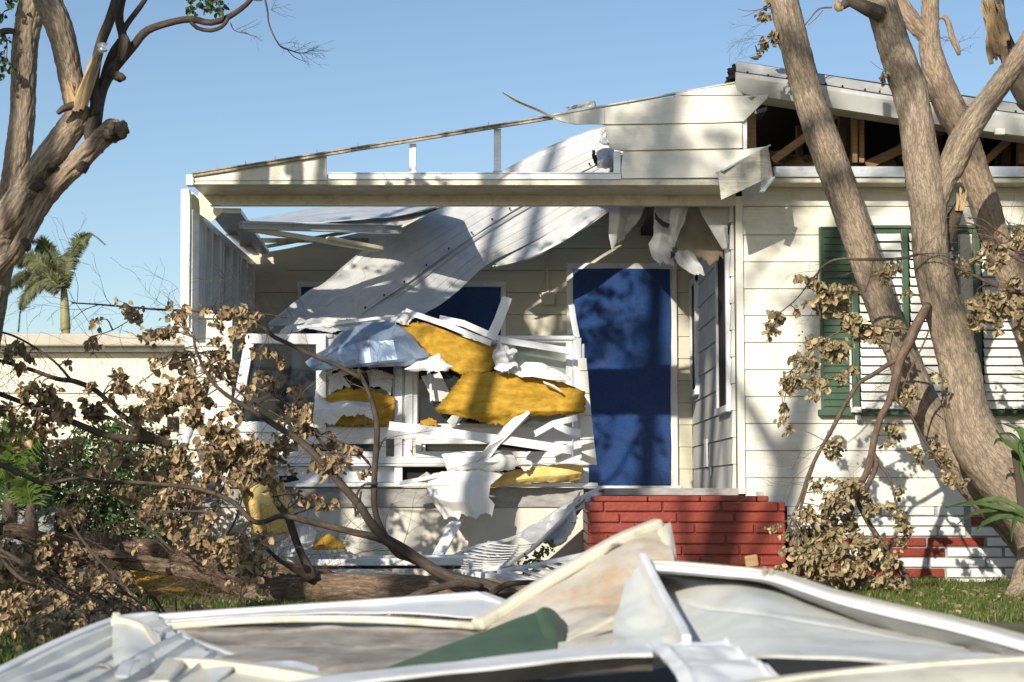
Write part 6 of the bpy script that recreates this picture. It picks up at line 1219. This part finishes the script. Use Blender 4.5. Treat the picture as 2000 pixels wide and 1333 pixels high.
# ---- agave at the right trunk
ag = thing('agave', 'bright green strap leaved plant growing at the foot of the forked tree', 'plant', (XP(1985,11.0),11.0,0)); mb = MB(); r = random.Random(6)
def strap(mb, pts, w, Y):
    v = [P(x, y, Y + k*.0) for k, (x, y) in enumerate(pts)]; sp = spline(v, 14); vs = []
    for i, p in enumerate(sp):
        t = (sp[min(i+1,13)] - sp[max(i-1,0)]).normalized(); s = t.cross(Vector((0,-1,.5))).normalized(); ww = w*(1-(i/13)**2.2)*.5+.0005
        vs += [p - s*ww + Vector((0,-.006,.004)), p + Vector((0,.004,-.004)), p + s*ww + Vector((0,-.006,.004))]
    mb.add(vs, [(i*3+a, i*3+a+1, i*3+a+4, i*3+a+3) for i in range(13) for a in (0,1)])
for pts in [[(1995,1005),(1940,990),(1895,983),(1845,992)],[(1995,1012),(1950,1000),(1905,1002),(1870,1024)],[(1998,1015),(1960,1010),(1925,1022),(1900,1042)],[(2000,1020),(1985,1015),(1978,1030),(1975,1060)],[(2000,1000),(1950,975),(1900,985),(1880,990)],
            [(2005,1012),(1975,1005),(1940,1012),(1916,1022)],[(2010,905),(1985,880),(1960,862),(1945,840)],[(2010,900),(1995,872),(1975,850),(1950,848)],[(2010,890),(1998,860),(1985,840),(1960,828)],[(2012,880),(2000,850),(1992,838),(1980,842)],[(2012,920),(1998,900),(1990,870),(2000,860)],[(2010,960),(1996,930),(1992,905),(1998,880)],[(2010,905),(1980,872),(1950,860),(1940,872)]]:
    strap(mb, pts, .034, 11.3 + r.uniform(-.15,.1))
mb.build('leaves', m_agave, ag, solid=.002)
mb = patch([[(1975,880,11.4),(1990,878,11.4),(2010,880,11.4)],[(1982,930,11.4),(1996,925,11.4),(2010,930,11.4)],[(1990,1010,11.4),(2000,1008,11.4),(2010,1010,11.4)]],10,10); mb.build('fibrous_base', m_darkbark, ag, solid=.02)
# small weed by the slatted panel
wd = thing('weed', 'small yellow green weed poking through the slatted panels beside the stoop', 'weed', P(1040,1105,12.3)); mb = MB(); r = random.Random(2)
for (x, y, s) in [(1030,1103,12),(1045,1098,14),(1020,1108,10),(1062,1080,10),(1075,1068,8),(1050,1085,6)]:
    for j in range(28): leaf(mb, P(x, y, 12.3)+rv(r)*PR(s,12.3)*.5, rv(r)+Vector((0,0,.6)), Vector((r.gauss(0,.5),-1,.5)), r.uniform(.02,.04), .015, .5, r)
mb.build('leaves', m_frond, wd)
mb = MB(); tube(mb, ppts([(1040,1118,1),(1045,1098,1),(1062,1080,.8),(1078,1064,.5)], 12.3), 4, 0, .04); mb.build('stem', m_twig, wd)

# ------------------------------------------------------------------ lawn
mb = MB(); r = random.Random(77)
def blades(n, fx, hmin=.02, hmax=.06):
    for i in range(n):
        x, y = fx()
        den = noise.noise(Vector((x*2.2, y*2.2, 3))) + .5*noise.noise(Vector((x*7, y*7, 9)))
        if den < -.25 and r.random() < .8: continue
        z = ground_z(x, y); h = r.uniform(hmin, hmax)*(1+.5*den); a = r.uniform(0, 6.283); w = .0028
        l = Vector((math.cos(a), math.sin(a), 0)); s = Vector((-l.y, l.x, 0))*w; p = Vector((x, y, z-.004)); ln = l*h*r.uniform(.2,1.1)
        mb.add([p-s, p+s, p+s*.7+ln*.4+Vector((0,0,h*.65)), p-s*.7+ln*.4+Vector((0,0,h*.65)), p+ln+Vector((0,0,h))], [(0,1,2,3),(3,2,4)])
blades(34000, lambda: (r.uniform(2.0,4.6), r.uniform(9.3,13.55)))
blades(22000, lambda: (r.uniform(-2.6,.6), r.uniform(10.3,12.2)))
blades(22000, lambda: (r.uniform(-3.0,-1.2), r.uniform(6.2,9.6)))
blades(9000, lambda: (r.uniform(-4.6,2.2), r.uniform(5.8,13.4)))
tag(mb.build('grass', m_grassm), 'patchy green lawn grass around the wreckage', 'grass', kind='stuff')
mb = MB()
for i in range(1500):
    x, y = (r.uniform(1.6,4.2), r.uniform(9.5,13.2)) if i % 3 else (r.uniform(-3.5,1), r.uniform(7,12.8))
    leaf(mb, Vector((x, y, ground_z(x,y)+.012)), Vector((r.gauss(0,1), r.gauss(0,1), .1)), Vector((0,0,1)), r.uniform(.025,.06), .03, .8, r)
tag(mb.build('leaf_litter', m_deadleaf2), 'dry leaves scattered over the lawn', 'leaf litter', kind='stuff')

# ------------------------------------------------------------------ trees behind the viewpoint, whose shade falls on the house
def shade_tree(name, label, x, y, h, crown, n, seed, spread, lsz=.11, tr=.16, cl=.2):
    r = random.Random(seed); o = thing(name, label, 'tree', (x, y, 0)); mb = MB(); an = []
    top = Vector((crown[0], crown[1], crown[2])); b = Vector((x, y, 0)); fk = b.lerp(Vector((top.x, top.y, h)), .5)
    an += tube(mb, [V4(*b, tr*1.3), V4(*fk, tr), V4(*top, tr*.5)], 12, .06, .3)
    cs = []
    for k in range(n):
        c = top + Vector((r.uniform(-1,1)*spread[0], r.uniform(-1,1)*spread[1], r.uniform(-1,1)*spread[2])); cs.append(c)
        if k % 4 == 0: tube(mb, [V4(*fk.lerp(top, r.random()), tr*.25), V4(*c, .015)], 6, .05, .5)
    mb.build('trunk', m_bark, o, smooth=True); lf = MB()
    for c in cs:
        s = cl*r.uniform(.5,1.3)
        for j in range(int(46*(s/.2)**1.6)):
            leaf(lf, c + rv(r)*s*.55, rv(r), rv(r), lsz*r.uniform(.6,1.3), lsz*.7, .5, r)
    lf.build('crown', m_leaf, o); return o
# sun vector per metre of y: dx .42, dz -.46
def at_wall(px, py, y):                       # where, at distance y, stands what shades wall pixel (px,py)
    w = P(px, py, YF); return Vector((w.x - .42*(YF-y), y, w.z + .46*(YF-y)))
c = at_wall(1650, 420, 1.0); shade_tree('oak_tree', 'leafy oak tree standing behind the viewpoint and shading the house', -5.2, 1.0, 7, c, 30, 3, (2.6,1.2,1.2))
c = at_wall(1350, 250, -2.0); shade_tree('maple_tree', 'tall loose crowned tree behind the viewpoint shading the gable', -7.5, -2.0, 8, c, 14, 4, (1.6,1.2,.7), cl=.16)
c = at_wall(700, 430, 3.0); shade_tree('elm_tree', 'open tree left of the viewpoint shading the porch corner', -6.6, 3.0, 5, c, 10, 6, (2.0,.8,.9), cl=.12)
# slender trunks left of the frame throw the upright bars of shade on the knee wall
for i, (px, y, rr) in enumerate([(745,4.5,.07),(985,5.0,.085),(660,6.0,.05),(520,5.2,.08),(1180,3.0,.08)]):
    b = at_wall(px, 1000, y); o = thing('slim_palm', 'slim palm trunk outside the left edge of the view', 'tree', (b.x, y, 0), 'slim palms left of the view')
    mb = MB(); tube(mb, [V4(b.x-.1, y, 0, rr*1.2), V4(b.x, y, b.z, rr), V4(b.x+.15, y, b.z+3, rr*.9), V4(b.x+.35, y, b.z+5.5, rr*.8)], 10, .04, .3); mb.build('trunk', m_bark, o, smooth=True)
    mb = MB()
    for k in range(9):
        a = k*.7+i; c = Vector((b.x+.35, y, b.z+5.5)); d = Vector((math.cos(a), math.sin(a), 0)); frond(mb, [c, c+d*.6+Vector((0,0,.35)), c+d*1.3+Vector((0,0,-.2))], .35, 36, .5, .015, k)
    mb.build('fronds', m_frond, o)
